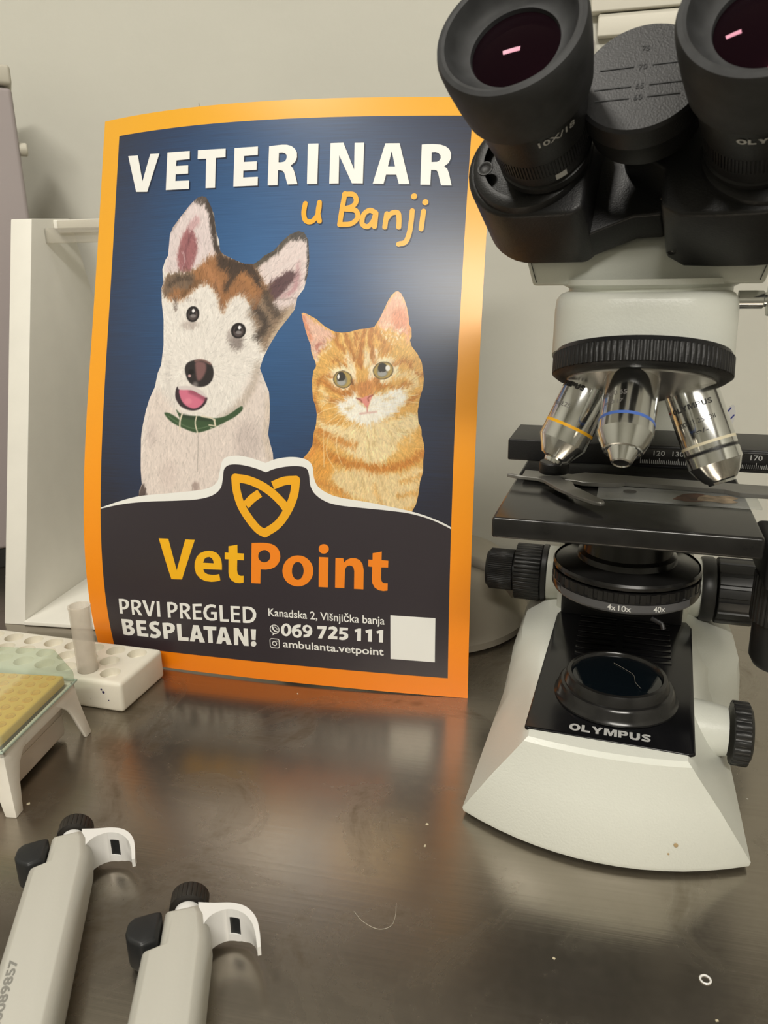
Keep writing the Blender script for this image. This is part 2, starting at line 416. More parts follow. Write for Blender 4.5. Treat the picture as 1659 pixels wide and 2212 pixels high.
def pmat(name, rgb, rough=.34):
    m = mat(name, lin(rgb), rough, spec=.5); bb = m.node_tree.nodes['Principled BSDF']
    bb.inputs['Coat Weight'].default_value = .35; bb.inputs['Coat Roughness'].default_value = .3
    return m
class Print:
    """flat printed shapes, cut finely so that they follow the bow of the sheet"""
    def __init__(s): s.bm = bmesh.new(); s.z = 0.0
    def tris(s, v, f):
        vv = [s.bm.verts.new((x, y, s.z)) for x, y in v]
        for t in f:
            try: s.bm.faces.new([vv[i] for i in t])
            except ValueError: pass
        return s
    def poly(s, pts, holes=()):
        loops = [[Vector((x, y, 0)) for x, y in l] for l in (pts, *holes)]
        flat = [(p.x, p.y) for l in loops for p in l]
        return s.tris(flat, tessellate_polygon(loops))
    def stroke(s, pts, w, caps=True, n=6):
        s.z += .008
        pts = [(p[0], p[1]) for p in (smoothpath([(x, y, 0) for x, y in pts], n) if len(pts) > 2 else pts)]
        Lf, Rg = [], []
        for i, p in enumerate(pts):
            a, c = pts[max(i - 1, 0)], pts[min(i + 1, len(pts) - 1)]
            d = math.hypot(c[0] - a[0], c[1] - a[1]) or 1; nx, ny = -(c[1] - a[1]) / d * w / 2, (c[0] - a[0]) / d * w / 2
            Lf.append((p[0] + nx, p[1] + ny)); Rg.append((p[0] - nx, p[1] - ny))
        for i in range(len(pts) - 1): s.tris([Lf[i], Lf[i + 1], Rg[i + 1], Rg[i]], [(0, 1, 2, 3)])
        if caps:
            for p in (pts[0], pts[-1]): s.z += .008; s.disc(p, w / 2)
        return s
    def disc(s, c, r, n=20): return s.tris(arc(c[0], c[1], r, 0, 360 - 360 / n, n - 1), [tuple(range(n))])
    def ring(s, c, r, w, n=32):
        for i in range(n):
            a, e = 2 * math.pi * i / n, 2 * math.pi * (i + 1) / n
            q = [(c[0] + k * math.cos(t), c[1] + k * math.sin(t)) for k, t in ((r - w / 2, a), (r + w / 2, a), (r + w / 2, e), (r - w / 2, e))]
            s.tris(q, [(0, 1, 2, 3)])
        return s
    def text(s, txt, x0, x1, y, h, off=0, space=1.0, y1=None):
        v, f = text_geo(txt, off, space); mx = max(a for a, _ in v)
        y1 = y if y1 is None else y1
        return s.tris([(x0 + a / mx * (x1 - x0), y + (y1 - y) * a / mx + c * h) for a, c in v], f)
    def build(s, name, m, off, label=None, step=6.0):
        bm = s.bm
        if bm.verts:
            for ax in (0, 1):
                lo = min(v.co[ax] for v in bm.verts); hi = max(v.co[ax] for v in bm.verts); k = math.floor(lo / step) + 1
                while k * step < hi:
                    co = [0, 0, 0]; no = [0, 0, 0]; co[ax] = k * step; no[ax] = 1
                    bmesh.ops.bisect_plane(bm, geom=bm.verts[:] + bm.edges[:] + bm.faces[:], plane_co=co, plane_no=no, dist=1e-5); k += 1
        for f in bm.faces:
            if f.normal.z < 0: f.normal_flip()
        uv = np.array([v.co[:] for v in bm.verts]); P = PS(uv[:, 0], uv[:, 1], off + uv[:, 2]) * S
        for v, p in zip(bm.verts, P): v.co = p
        me = bpy.data.meshes.new(name); bm.to_mesh(me); bm.free(); me.materials.append(m)
        o = bpy.data.objects.new(name, me); COL.objects.link(o); o.parent = poster
        if label: o['label'] = label
        return o

WHITE = pmat('white ink', (240, 240, 236)); DARK = pmat('dark ink', (52, 46, 52)); YEL = pmat('yellow ink', (246, 184, 28)); ORG = pmat('orange ink', (247, 138, 30)); SHD = pmat('deep blue ink', (26, 38, 62))
AMB = pmat('amber ink', (244, 176, 34))

# ---- the two printed animals: dense little patches of sheet, coloured point by point
_rng = np.random.RandomState(7)
_lat = _rng.rand(256, 256)
def vnoise(x, y):
    xi = np.floor(x).astype(int); yi = np.floor(y).astype(int); fx = x - xi; fy = y - yi
    fx = fx * fx * (3 - 2 * fx); fy = fy * fy * (3 - 2 * fy)
    g = lambda i, j: _lat[(i) % 256, (j) % 256]
    return (g(xi, yi) * (1 - fx) + g(xi + 1, yi) * fx) * (1 - fy) + (g(xi, yi + 1) * (1 - fx) + g(xi + 1, yi + 1) * fx) * fy - .5
def seg_dist(P, pts, closed):
    d = np.full(len(P), 1e9); n = len(pts)
    for i in range(n if closed else n - 1):
        a = np.array(pts[i]); b = np.array(pts[(i + 1) % n]); ab = b - a; l = ab @ ab or 1e-9
        t = np.clip(((P - a) @ ab) / l, 0, 1); q = P - a - t[:, None] * ab
        d = np.minimum(d, np.einsum('ij,ij->i', q, q))
    return np.sqrt(d)
def inside_poly(P, pts):
    c = np.zeros(len(P), bool); n = len(pts)
    for i in range(n):
        x1, y1 = pts[i]; x2, y2 = pts[(i + 1) % n]
        if y1 == y2: continue
        k = ((P[:, 1] > min(y1, y2)) & (P[:, 1] <= max(y1, y2))) & (P[:, 0] < (x2 - x1) * (P[:, 1] - y1) / (y2 - y1) + x1)
        c ^= k
    return c
class Fur:
    def __init__(s, outline, base, cell=.55):
        O_ = np.array(outline); lo = O_.min(0) - cell; hi = O_.max(0) + cell
        nx, ny = (np.ceil((hi - lo) / cell)).astype(int) + 1
        gx, gy = np.meshgrid(lo[0] + np.arange(nx) * cell, lo[1] + np.arange(ny) * cell); P = np.stack([gx.ravel(), gy.ravel()], 1)
        ins = inside_poly(P, outline).reshape(ny, nx)
        cells = ins[:-1, :-1] | ins[1:, :-1] | ins[:-1, 1:] | ins[1:, 1:]
        used = np.zeros((ny, nx), bool); used[:-1, :-1] |= cells; used[1:, :-1] |= cells; used[:-1, 1:] |= cells; used[1:, 1:] |= cells
        sn = (used & ~ins).ravel(); Q = P[sn]; best = np.full(len(Q), 1e9); bp_ = Q.copy(); n = len(outline)
        for i in range(n):
            a = O_[i]; ab = O_[(i + 1) % n] - a; l = ab @ ab or 1e-9
            t = np.clip(((Q - a) @ ab) / l, 0, 1); w = a + t[:, None] * ab; d = ((Q - w) ** 2).sum(1); k = d < best
            best[k] = d[k]; bp_[k] = w[k]
        P[sn] = bp_
        ids = -np.ones(ny * nx, int); ids[used.ravel()] = np.arange(used.sum())
        g = ids.reshape(ny, nx); jj, ii = np.nonzero(cells)
        s.faces = np.stack([g[jj, ii], g[jj, ii + 1], g[jj + 1, ii + 1], g[jj + 1, ii]], 1)
        s.P = P[used.ravel()]; s.col = np.tile(np.array(base, float), (len(s.P), 1)); s.warp(0)
    def warp(s, amt, scale=1.4, sy=.35):
        x, y = s.P[:, 0] / scale, s.P[:, 1] / scale
        wx = vnoise(x * 2, y * 2 * sy + 9) * 1.2 + vnoise(x * .6 + 40, y * .6) * .8; wy = vnoise(x * 2 + 70, y * 2 * sy) * 2 + vnoise(x * .6, y * .6 + 30)
        s.Q = s.P + amt * np.stack([wx, wy], 1); return s
    def _put(s, m, color):
        m = np.clip(m, 0, 1)[:, None]; s.col = s.col * (1 - m) + np.array(color, float) * m; return s
    def poly(s, pts, color, soft=2.0, alpha=1.0, n=3):
        if n > 1:                      # rounded through its corners
            m = len(pts); P_ = [Vector((x, y, 0)) for x, y in pts]; out = []
            for i in range(m):
                a, b, c, d = P_[i - 1], P_[i], P_[(i + 1) % m], P_[(i + 2) % m]
                for k in range(n):
                    t = k / n; q = .5 * ((2 * b) + (c - a) * t + (2 * a - 5 * b + 4 * c - d) * t * t + (3 * b - a - 3 * c + d) * t ** 3); out.append((q.x, q.y))
            pts = out
        d = seg_dist(s.Q, pts, True); d = np.where(inside_poly(s.Q, pts), d, -d)
        t = np.clip(d / soft + .5, 0, 1); return s._put(alpha * t * t * (3 - 2 * t), color)
    def stroke(s, pts, w, color, soft=1.5, alpha=1.0):
        if len(pts) > 2: pts = [p[:2] for p in smoothpath([(x, y, 0) for x, y in pts], 5)]
        d = w / 2 - seg_dist(s.Q, pts, False); t = np.clip(d / soft + .5, 0, 1); return s._put(alpha * t * t * (3 - 2 * t), color)
    def blob(s, c, rx, ry, color, soft=.25, alpha=1.0, rot=0):
        d = s.Q - np.array(c); a = R(rot); x = d[:, 0] * math.cos(a) + d[:, 1] * math.sin(a); y = -d[:, 0] * math.sin(a) + d[:, 1] * math.cos(a)
        t = np.clip((1 - np.sqrt((x / rx) ** 2 + (y / ry) ** 2)) / soft + .5, 0, 1); return s._put(alpha * t * t * (3 - 2 * t), color)
    def strands(s, n, seed, ang, length, spread=.5, dark=.5, light=.5):
        """single hairs, darker or lighter than the coat under them"""
        g = np.random.RandomState(seed); pick = g.choice(len(s.P), n); base = s.col.copy()
        order = np.argsort(s.P[:, 1]); ys = s.P[order, 1]
        for i in pick:
            p = s.P[i]; a = ang(p) + g.randn() * spread; l = length * (.5 + g.rand()); e = p + l * np.array([math.cos(a), math.sin(a)])
            lo, hi = np.searchsorted(ys, [min(p[1], e[1]) - .4, max(p[1], e[1]) + .4]); ids = order[lo:hi]
            Q = s.P[ids]; m = np.abs(Q[:, 0] - (p[0] + e[0]) / 2) < abs(e[0] - p[0]) / 2 + .5; ids = ids[m]; Q = Q[m]
            if not len(ids): continue
            ab = e - p; t = np.clip(((Q - p) @ ab) / (ab @ ab), 0, 1); d = np.linalg.norm(Q - p - t[:, None] * ab, axis=1)
            w = np.clip(1 - d / (.42 * (1.2 - .7 * t)), 0, 1) * .75
            c = base[i] * (1 + (light if g.rand() < .5 else -dark * (1 - .8 * base[i].mean() / 255)) * g.rand())
            s.col[ids] = s.col[ids] * (1 - w[:, None]) + np.clip(c, 0, 250) * w[:, None]
        return s
    def fur(s, amt=.07, fx=1.6, fy=.5):
        x, y = s.P[:, 0], s.P[:, 1]
        n = vnoise(x * fx + 3 * vnoise(x * .15, y * .15), y * fy) + .6 * vnoise(x * fx * 2.3 + 11, y * fy * 2 + 5)
        s.col = s.col * (1 + amt * n[:, None] * 2); return s
    def build(s, name, m, off):
        c = np.clip(s.col / 255, 0, 1); c = np.where(c <= .04045, c / 12.92, ((c + .055) / 1.055) ** 2.4)
        P = PS(s.P[:, 0], s.P[:, 1], off) * S
        me = bpy.data.meshes.new(name); me.from_pydata(P.tolist(), [], s.faces.tolist())
        at = me.color_attributes.new('print', 'FLOAT_COLOR', 'POINT'); at.data.foreach_set('color', np.concatenate([c, np.ones((len(c), 1))], 1).ravel())
        me.polygons.foreach_set('use_smooth', [True] * len(me.polygons)); me.materials.append(m)
        o = bpy.data.objects.new(name, me); COL.objects.link(o); o.parent = poster; return o
mfur, nt, b = uvmat('printed fur'); L = nt.links
at = nt.nodes.new('ShaderNodeAttribute'); at.attribute_name = 'print'; L.new(at.outputs[0], b.inputs['Base Color'])
# puppy
KD = .0873
dog = Fur([(65.6, 256.3), (65.1, 266.1), (62.8, 279.0), (61.9, 289.3), (63.3, 293.5), (61.9, 303.0), (64.0, 309.7), (66.3, 313.0), (66.9, 328.4), (69.1, 333.4), (75.5, 341.0), (82.8, 349.1), (87.9, 353.4), (92.1, 354.6), (95.5, 353.3), (99.1, 347.6), (102.4, 340.8), (105.0, 328.1), (107.7, 321.3), (108.8, 314.6), (111.5, 312.0), (119.0, 308.4), (128.3, 304.8), (135.4, 304.5), (139.7, 307.0), (143.1, 310.2), (149.9, 313.4), (155.6, 319.8), (161.4, 324.6), (167.3, 326.7), (171.6, 325.6), (174.9, 320.2), (176.4, 306.4), (175.8, 296.7), (173.7, 286.9), (169.0, 280.5), (167.6, 272.4), (162.8, 265.9), (156.2, 257.7)]
  + [(149.7, 246.8), (145.7, 238.6), (143.5, 231.2), (147.2, 223.0), (150.9, 214.9), (151.8, 206.7), (152.0, 195.2), (151.1, 185.2), (152.8, 178.7), (154.9, 172.1), (155.6, 164.7), (150.1, 160.3), (126.5, 157.7), (115.7, 147.1), (108.4, 138.2), (70.6, 134.6), (48.5, 134.5), (49.2, 140.5), (51.4, 145.0), (50.3, 157.1), (50.0, 178.8), (50.5, 185.7), (53.4, 199.6), (56.0, 208.3), (60.2, 216.9), (62.2, 227.2), (64.8, 233.2), (66.1, 247.8)], (232, 226, 220), .42)
dog.warp(1.2)
# chest, neck and cheek shading of the printed picture
dog.poly([(60.2, 216.9), (71.9, 208.5), (80.9, 200.2), (107.7, 189.0), (125.5, 202.8), (141.6, 231.1), (151.8, 206.7), (152.8, 178.7), (155.6, 164.7), (108.4, 136.5), (48.5, 134.5), (50.5, 170.2), (53.4, 199.6)], (226, 213, 206), 9)
dog.stroke([(141.5, 232.8), (139.3, 221.2), (132.5, 209.6), (123.8, 201.1), (114.9, 194.2)], 60 * KD, (176, 162, 148), 5, .55)
dog.stroke([(151.4, 213.2), (151.5, 198.4), (150.1, 181.9), (154.4, 166.3)], 70 * KD, (205, 188, 172), 5, .6)
dog.stroke([(70.7, 234.9), (71.5, 217.9), (75.9, 205.2)], 50 * KD, (196, 188, 184), 5, .35)
dog.blob([(136.0, 179.8)][0], 120 * KD, 160 * KD, (190, 176, 172), .8, .5)
dog.blob([(59.1, 182.5)][0], 60 * KD, 90 * KD, (200, 186, 182), .8, .4)
dog.blob([(73.4, 153.8)][0], 90 * KD, 120 * KD, (214, 198, 192), .9, .5)
dog.blob([(95.4, 145.3)][0], 32 * KD, 45 * KD, (140, 118, 112), .9, .6)
dog.poly([(48.0, 133.4), (49.2, 140.5), (51.4, 145.4), (53.9, 144.2), (55.9, 137.3), (54.0, 133.7)], (96, 82, 78), 2)
# ears
dog.poly([(66.3, 313.0), (66.9, 328.4), (75.5, 341.0), (87.9, 353.4), (94.1, 353.0), (100.8, 336.7), (105.8, 314.7), (102.4, 308.1), (89.5, 301.8), (72.1, 299.1), (63.9, 302.9)], (222, 208, 208), 2)
dog.stroke([(67.3, 330.1), (75.5, 341.0), (82.8, 349.1), (89.3, 353.7)], 26 * KD, (150, 132, 124), 2, .6)
dog.stroke([(87.5, 352.1), (92.6, 353.5), (97.0, 349.5), (100.4, 340.0), (102.7, 328.2), (104.6, 319.7), (108.8, 311.2)], 52 * KD, (74, 64, 60), 2.2)
dog.blob([(91.5, 351.9)][0], 55 * KD, 50 * KD, (92, 82, 78), .6)
dog.poly([(81.0, 330.9), (87.6, 326.4), (90.4, 317.0), (88.7, 306.9), (83.8, 300.8), (76.5, 301.1), (74.1, 312.6), (76.6, 323.6)], (158, 104, 108), 3)
dog.poly([(88.7, 340.2), (91.3, 336.3), (87.8, 331.4), (81.1, 329.3), (82.7, 335.1)], (200, 160, 164), 3, .8)
dog.stroke([(84.2, 327.4), (81.0, 315.7), (80.7, 303.9)], 22 * KD, (118, 72, 80), 2.5, .6)
dog.stroke([(91.8, 328.7), (93.3, 318.5), (89.4, 304.4)], 24 * KD, (226, 210, 212), 2, .8)
dog.stroke([(78.0, 315.8), (80.4, 308.1), (78.0, 300.6)], 10 * KD, (214, 190, 192), 1.5, .7)
dog.poly([(139.8, 305.4), (150.0, 312.5), (162.3, 323.7), (170.9, 323.5), (176.3, 306.4), (175.2, 291.8), (169.0, 280.5), (167.6, 272.4), (153.0, 270.8), (146.4, 280.7), (141.6, 288.9)], (224, 208, 206), 2.5)
dog.stroke([(135.5, 303.8), (143.2, 308.6), (150.0, 312.5), (155.7, 318.1), (162.3, 323.7), (168.2, 325.6)], 66 * KD, (92, 84, 76), 2.5)
dog.stroke([(164.0, 323.7), (169.1, 325.2), (173.1, 321.9), (175.6, 312.9), (176.2, 301.5), (175.1, 293.4)], 34 * KD, (72, 66, 64), 2)
dog.blob([(168.3, 323.6)][0], 75 * KD, 46 * KD, (78, 72, 68), .6)
dog.poly([(165.4, 298.8), (157.8, 296.9), (149.4, 291.3), (145.4, 283.1), (147.5, 277.4), (155.2, 280.6), (162.5, 288.7), (167.3, 295.1)], (98, 72, 76), 3)
dog.poly([(168.4, 306.5), (167.3, 296.7), (163.5, 287.0), (156.9, 280.6), (166.2, 283.8), (170.0, 293.5)], (178, 132, 138), 4, .8)
dog.stroke([(167.8, 317.9), (156.2, 310.0), (146.3, 300.3)], 60 * KD, (228, 214, 212), 4, .7)
dog.stroke([(169.2, 308.1), (156.7, 301.0), (144.0, 293.8)], 22 * KD, (230, 216, 214), 2, .9)
dog.stroke([(149.2, 278.2), (159.5, 279.7), (168.1, 280.1)], 10 * KD, (120, 100, 96), 2, .6)
dog.warp(1.7, .9)
# brown cap over the forehead
dog.poly([(89.5, 301.8), (96.8, 307.5), (107.8, 312.1), (119.0, 308.4), (135.5, 303.8), (141.3, 293.9), (147.9, 285.6), (150.2, 275.7), (141.6, 270.9), (135.2, 275.0), (132.4, 277.5), (127.7, 282.1), (119.6, 280.6), (112.7, 270.7), (108.6, 280.4), (104.0, 288.0), (96.8, 290.7), (90.3, 287.5), (82.9, 281.8), (75.3, 278.6), (66.1, 282.3), (63.2, 289.2), (67.2, 298.5), (79.0, 298.8)], (158, 112, 76), 4.5)
dog.poly([(67.2, 298.5), (79.0, 300.1), (88.3, 297.7), (88.7, 290.1), (81.7, 286.9), (74.7, 288.0), (65.1, 282.3), (63.6, 290.9)], (120, 100, 84), 4)
dog.stroke([(68.6, 290.7), (77.3, 295.5), (87.0, 295.2)], 26 * KD, (76, 62, 52), 2.5, .8)
dog.stroke([(79.0, 282.8), (86.4, 288.5), (93.8, 292.5)], 36 * KD, (112, 84, 60), 3, .8)
dog.poly([(105.9, 312.2), (119.0, 308.4), (134.6, 303.9), (140.4, 293.9), (143.5, 285.6), (136.2, 290.7), (130.4, 298.2), (124.2, 297.5), (119.0, 291.8), (116.1, 286.1), (113.9, 284.9), (112.8, 287.8), (117.0, 296.0), (108.3, 302.9)], (72, 58, 50), 5)
dog.stroke([(97.0, 303.3), (105.0, 294.6), (110.1, 286.2)], 60 * KD, (186, 132, 92), 4, .7)
dog.stroke([(127.0, 295.8), (134.5, 289.0), (139.4, 279.1)], 60 * KD, (172, 122, 80), 4, .8)
dog.stroke([(105.2, 291.3), (110.4, 281.2), (112.6, 272.8)], 26 * KD, (134, 98, 74), 2.5, .8)
# brown side of the face
dog.poly([(135.0, 279.2), (148.1, 282.3), (152.1, 272.4), (160.8, 272.4), (166.6, 275.6), (164.5, 266.7), (156.3, 256.9), (150.5, 248.8), (145.5, 243.0), (142.5, 250.4), (138.7, 256.9), (135.7, 265.2), (131.9, 268.5), (137.1, 271.7)], (148, 126, 106), 6)
dog.stroke([(137.1, 272.6), (143.5, 267.6), (145.6, 260.2), (140.7, 252.8)], 62 * KD, (74, 64, 58), 6)
dog.stroke([(145.4, 284.0), (148.4, 276.6), (154.0, 269.2)], 70 * KD, (78, 66, 58), 5, .85)
dog.stroke([(140.0, 285.7), (139.4, 279.1), (137.0, 273.4)], 40 * KD, (148, 104, 72), 3.5, .8)
dog.stroke([(165.1, 272.4), (157.8, 261.8), (150.4, 251.2)], 40 * KD, (206, 184, 160), 3.5, .8)
dog.stroke([(73.6, 282.1), (74.8, 277.8), (74.6, 272.7)], 20 * KD, (110, 96, 90), 2, .7)
dog.stroke([(83.0, 280.1), (88.8, 280.4), (91.8, 278.2)], 12 * KD, (150, 136, 130), 2, .6)
dog.blob([(124.7, 248.7)][0], 58 * KD, 66 * KD, (128, 116, 112), .8, .8)
dog.blob([(119.1, 253.7)][0], 26 * KD, 50 * KD, (160, 148, 144), .9, .7)
dog.blob([(87.8, 261.9)][0], 85 * KD, 36 * KD, (178, 164, 158), .8, .7)
dog.stroke([(132.0, 267.7), (137.6, 262.7), (139.6, 256.1)], 24 * KD, (196, 190, 186), 2.5, .6)
face = np.array([(97.0, 228.3)][0])
dog.strands(5200, 3, lambda p: math.atan2(*(p - face)[::-1]) if p[1] > face[1] - 8 else -math.pi / 2, 4.2, .35, .5, .10)
dog.fur(.03)
dog.warp(0)
for c, rx, ry, hl in (([(89.3, 269.8)][0], 61, 66, [(89.6, 272.2)][0]), ([(126.0, 257.7)][0], 66, 63, [(126.8, 259.9)][0])):
    dog.blob(c, rx * KD, ry * KD, (36, 32, 34), .12)
    dog.blob((c[0], c[1] - .6), 44 * KD, 42 * KD, (82, 72, 72), .3)
    dog.blob((c[0] - .3, c[1] + .2), 29 * KD, 30 * KD, (30, 27, 30), .25)
    dog.blob((c[0] + .2, c[1] - 1.3), 26 * KD, 14 * KD, (132, 126, 126), .5)
    dog.blob(hl, 13 * KD, 15 * KD, (238, 236, 238), .4)
# nose, mouth, tongue
dog.poly([(84.7, 229.9), (86.1, 234.3), (91.0, 236.5), (96.6, 237.3), (102.5, 236.0), (106.3, 233.3), (108.0, 228.3), (106.9, 222.5), (102.3, 218.4), (95.5, 217.6), (89.8, 219.8), (86.5, 224.0)], (46, 41, 43), 1.2)
dog.poly([(93.4, 235.4), (100.5, 235.0), (102.0, 230.8), (100.8, 226.6), (98.1, 222.8), (95.3, 222.4), (93.7, 228.2)], (126, 92, 92), 2.5)
dog.stroke([(92.9, 236.1), (98.5, 236.8), (105.2, 234.0)], 16 * KD, (158, 118, 112), 1.6, .7)
dog.blob([(88.8, 225.5)][0], 14 * KD, 12 * KD, (198, 160, 160), .6)
dog.blob([(89.9, 228.2)][0], 26 * KD, 22 * KD, (24, 20, 22), .6)
dog.stroke([(93.6, 219.0), (91.8, 215.6)], 50 * KD, (190, 180, 178), 3, .5)
dog.poly([(79.3, 217.7), (77.9, 215.0), (77.7, 210.3), (79.8, 206.1), (83.7, 202.3), (90.5, 200.2), (96.1, 200.8), (100.9, 203.9), (103.2, 207.3), (103.5, 210.0), (100.5, 210.0), (92.3, 214.6), (81.3, 215.1)], (56, 43, 50), 1)
dog.poly([(80.9, 215.6), (89.9, 215.2), (97.6, 212.0), (101.1, 209.7), (100.6, 206.3), (97.0, 203.0), (92.3, 201.9), (86.6, 204.0), (82.6, 208.2)], (212, 116, 142), 1.2)
dog.stroke([(90.0, 214.2), (97.6, 211.3), (101.1, 209.3)], 40 * KD, (142, 72, 92), 3, .7)
dog.blob([(88.3, 207.1)][0], 34 * KD, 26 * KD, (228, 140, 160), .9, .7)
dog.poly([(80.7, 217.8), (89.8, 217.9), (97.5, 215.7), (103.3, 210.3), (97.6, 212.3), (90.9, 215.1), (81.5, 215.3)], (214, 204, 202), 1.2)
dog.stroke([(82.8, 201.9), (90.5, 199.3), (98.0, 200.2)], 22 * KD, (240, 234, 228), 2, .8)
# collar
dog.poly([(69.1, 197.8), (70.5, 198.6), (73.8, 198.0), (79.2, 195.4), (82.3, 193.6), (78.6, 201.1), (82.9, 197.7), (90.6, 196.6), (98.1, 196.6), (109.3, 195.4), (119.4, 197.5), (130.0, 204.4), (131.2, 201.7), (125.7, 196.8), (115.9, 191.7), (107.7, 187.8), (98.5, 184.9), (92.8, 185.0), (84.2, 187.8), (77.9, 190.3), (72.5, 193.8)], (62, 86, 58), 1)
dog.stroke([(83.0, 196.8), (92.5, 195.2), (107.5, 194.0)], 30 * KD, (44, 58, 44), 2, .7)
dog.stroke([(72.4, 196.1), (82.2, 190.8), (94.7, 187.4), (106.7, 189.8)], 6 * KD, (120, 142, 110), .8, .7)
for p, w in (([(83.7, 197.7), (82.2, 192.5), (82.2, 186.4)], 14), ([(95.5, 196.4), (94.6, 191.2), (96.6, 184.6)], 11), ([(99.6, 196.5), (106.6, 195.5), (110.1, 193.9)], 12), ([(109.6, 194.2), (110.4, 190.7)], 16), ([(105.6, 190.4), (111.2, 189.7)], 9), ([(106.8, 188.4), (108.1, 188.3)], 7)):
    dog.stroke(p, w * KD, (222, 212, 190), .7)
dog.stroke([(97.6, 184.5), (97.3, 171.8), (97.1, 156.5)], 5 * KD, (150, 140, 134), .6, .8)
dog.stroke([(101.8, 198.1), (94.3, 199.1), (86.7, 199.9)], 16 * KD, (226, 220, 212), 1.6, .7)
dog.build('puppy_picture', mfur, .10)

# ginger cat
KC = .0749; K4 = .079
cat = Fur([(172.7, 269.6), (174.1, 270.1), (176.7, 269.2), (183.4, 265.8), (189.4, 261.0), (193.8, 258.6), (196.7, 257.2), (201.7, 256.4), (207.4, 257.0), (214.4, 258.9), (219.9, 259.5), (224.8, 260.7), (228.0, 266.0), (230.5, 271.5), (233.0, 277.7), (235.5, 282.1), (238.1, 284.6), (239.8, 285.0), (242.0, 283.5), (244.6, 279.1), (246.6, 273.7), (248.1, 266.9), (248.5, 262.8), (250.3, 259.5), (250.7, 254.1), (249.7, 252.0), (250.9, 248.0), (255.3, 242.6), (258.3, 237.3), (259.5, 231.9), (260.3, 226.5), (260.1, 220.4), (258.6, 214.9), (257.4, 210.2)]
  + [(258.0, 211.9), (257.0, 204.0), (257.8, 196.9), (260.1, 191.9), (260.4, 187.6), (262.0, 182.6), (262.8, 176.8), (262.0, 171.0), (262.2, 163.0), (260.3, 156.4), (259.5, 147.6), (257.9, 140.2), (255.1, 134.9), (219.7, 133.1), (189.2, 135.4), (180.5, 153.8), (180.4, 161.2), (177.2, 169.1), (180.9, 173.1), (183.9, 178.4), (184.5, 186.6), (186.2, 193.3), (186.5, 199.9), (185.4, 205.7), (183.3, 210.8)]
  + [(182.7, 216.6), (182.3, 223.5), (182.9, 229.8), (184.8, 233.3), (184.4, 235.4), (182.4, 239.5), (180.8, 243.6), (180.4, 247.8), (178.6, 251.2), (176.5, 256.8), (174.0, 264.4)], (226, 176, 98), .42)
cat.warp(1.2)
cat.poly([(173.4, 268.9), (188.0, 260.3), (195.3, 256.2), (197.6, 252.8), (192.1, 249.3), (187.3, 243.0), (184.7, 236.1), (181.5, 242.9), (178.2, 253.3)], (230, 186, 166), 2)
cat.stroke([(174.3, 266.5), (177.6, 258.2), (180.4, 251.2)], 36 * KC, (222, 146, 116), 2, .8)
cat.blob([(187.2, 246.1)][0], 60 * KC, 40 * KC, (190, 120, 106), .7, .8, 40)
cat.stroke([(182.3, 241.6), (187.2, 245.8), (193.6, 247.9)], 18 * KC, (246, 226, 206), 1.5, .8)
cat.stroke([(184.7, 236.1), (188.8, 241.6), (194.4, 245.8)], 26 * KC, (244, 222, 190), 2, .8)
cat.poly([(238.5, 284.2), (241.7, 282.8), (246.7, 272.3), (248.3, 262.2), (244.9, 258.7), (243.0, 256.0), (236.7, 258.6), (230.4, 258.6), (226.8, 261.2), (230.5, 270.8)], (234, 180, 152), 2)
cat.blob([(242.5, 265.5)][0], 85 * KC, 110 * KC, (222, 146, 112), .8, .9, 15)
cat.stroke([(244.9, 258.7), (247.8, 256.0), (247.5, 247.9)], 36 * KC, (232, 170, 140), 2)
cat.stroke([(248.5, 262.2), (250.0, 256.1)], 18 * KC, (222, 140, 84), 1.5)
for p in ([(231.0, 262.0), (237.2, 261.4), (242.9, 257.3)], [(232.5, 259.3), (239.5, 257.3), (245.3, 251.9)], [(234.0, 255.9), (240.4, 253.2), (244.8, 247.9)], [(229.8, 257.2), (234.2, 251.8), (238.5, 249.1)]):
    cat.stroke(p, 12 * KC, (248, 230, 206), 1.2, .9)
# face patches
cat.warp(1.6)
cat.blob([(247.0, 243.8)][0], 130 * KC, 90 * KC, (230, 184, 104), .9, .8)
cat.blob([(232.5, 245.0)][0], 60 * KC, 60 * KC, (206, 142, 72), .9, .7)
cat.blob([(204.2, 224.3)][0], 130 * KC, 112 * KC, (246, 226, 188), .35, 1, -20)
cat.blob([(232.1, 230.7)][0], 140 * KC, 112 * KC, (246, 226, 188), .35, 1, 25)
cat.stroke([(206.7, 240.5), (209.8, 235.1), (211.5, 228.2)], 60 * KC, (246, 226, 190), 3)
cat.stroke([(220.0, 243.4), (221.6, 239.3), (220.3, 235.2)], 56 * KC, (246, 226, 190), 3, .9)
cat.stroke([(226.3, 243.5), (225.2, 236.0), (224.1, 225.0)], 46 * KC, (248, 230, 198), 2.5)
for p, w in (([(199.0, 255.2), (199.2, 250.0), (203.7, 244.6)], 46), ([(205.3, 255.6), (207.8, 247.4), (211.1, 237.8)], 44), ([(212.4, 255.6), (212.8, 246.1), (215.5, 233.8)], 52), ([(218.0, 257.1), (216.2, 248.8), (217.1, 236.5)], 40), ([(222.6, 259.2), (222.5, 250.3), (225.2, 236.7)], 44), ([(225.6, 258.5), (228.6, 253.1), (231.5, 250.4)], 30), ([(205.8, 237.0), (206.3, 232.2)], 26), ([(196.2, 236.2), (200.5, 237.0), (202.7, 234.9)], 30), ([(214.6, 252.9), (215.8, 242.0), (216.6, 232.4)], 20)):
    cat.stroke(p, w * KC, (184, 120, 58), 2.4, .85)
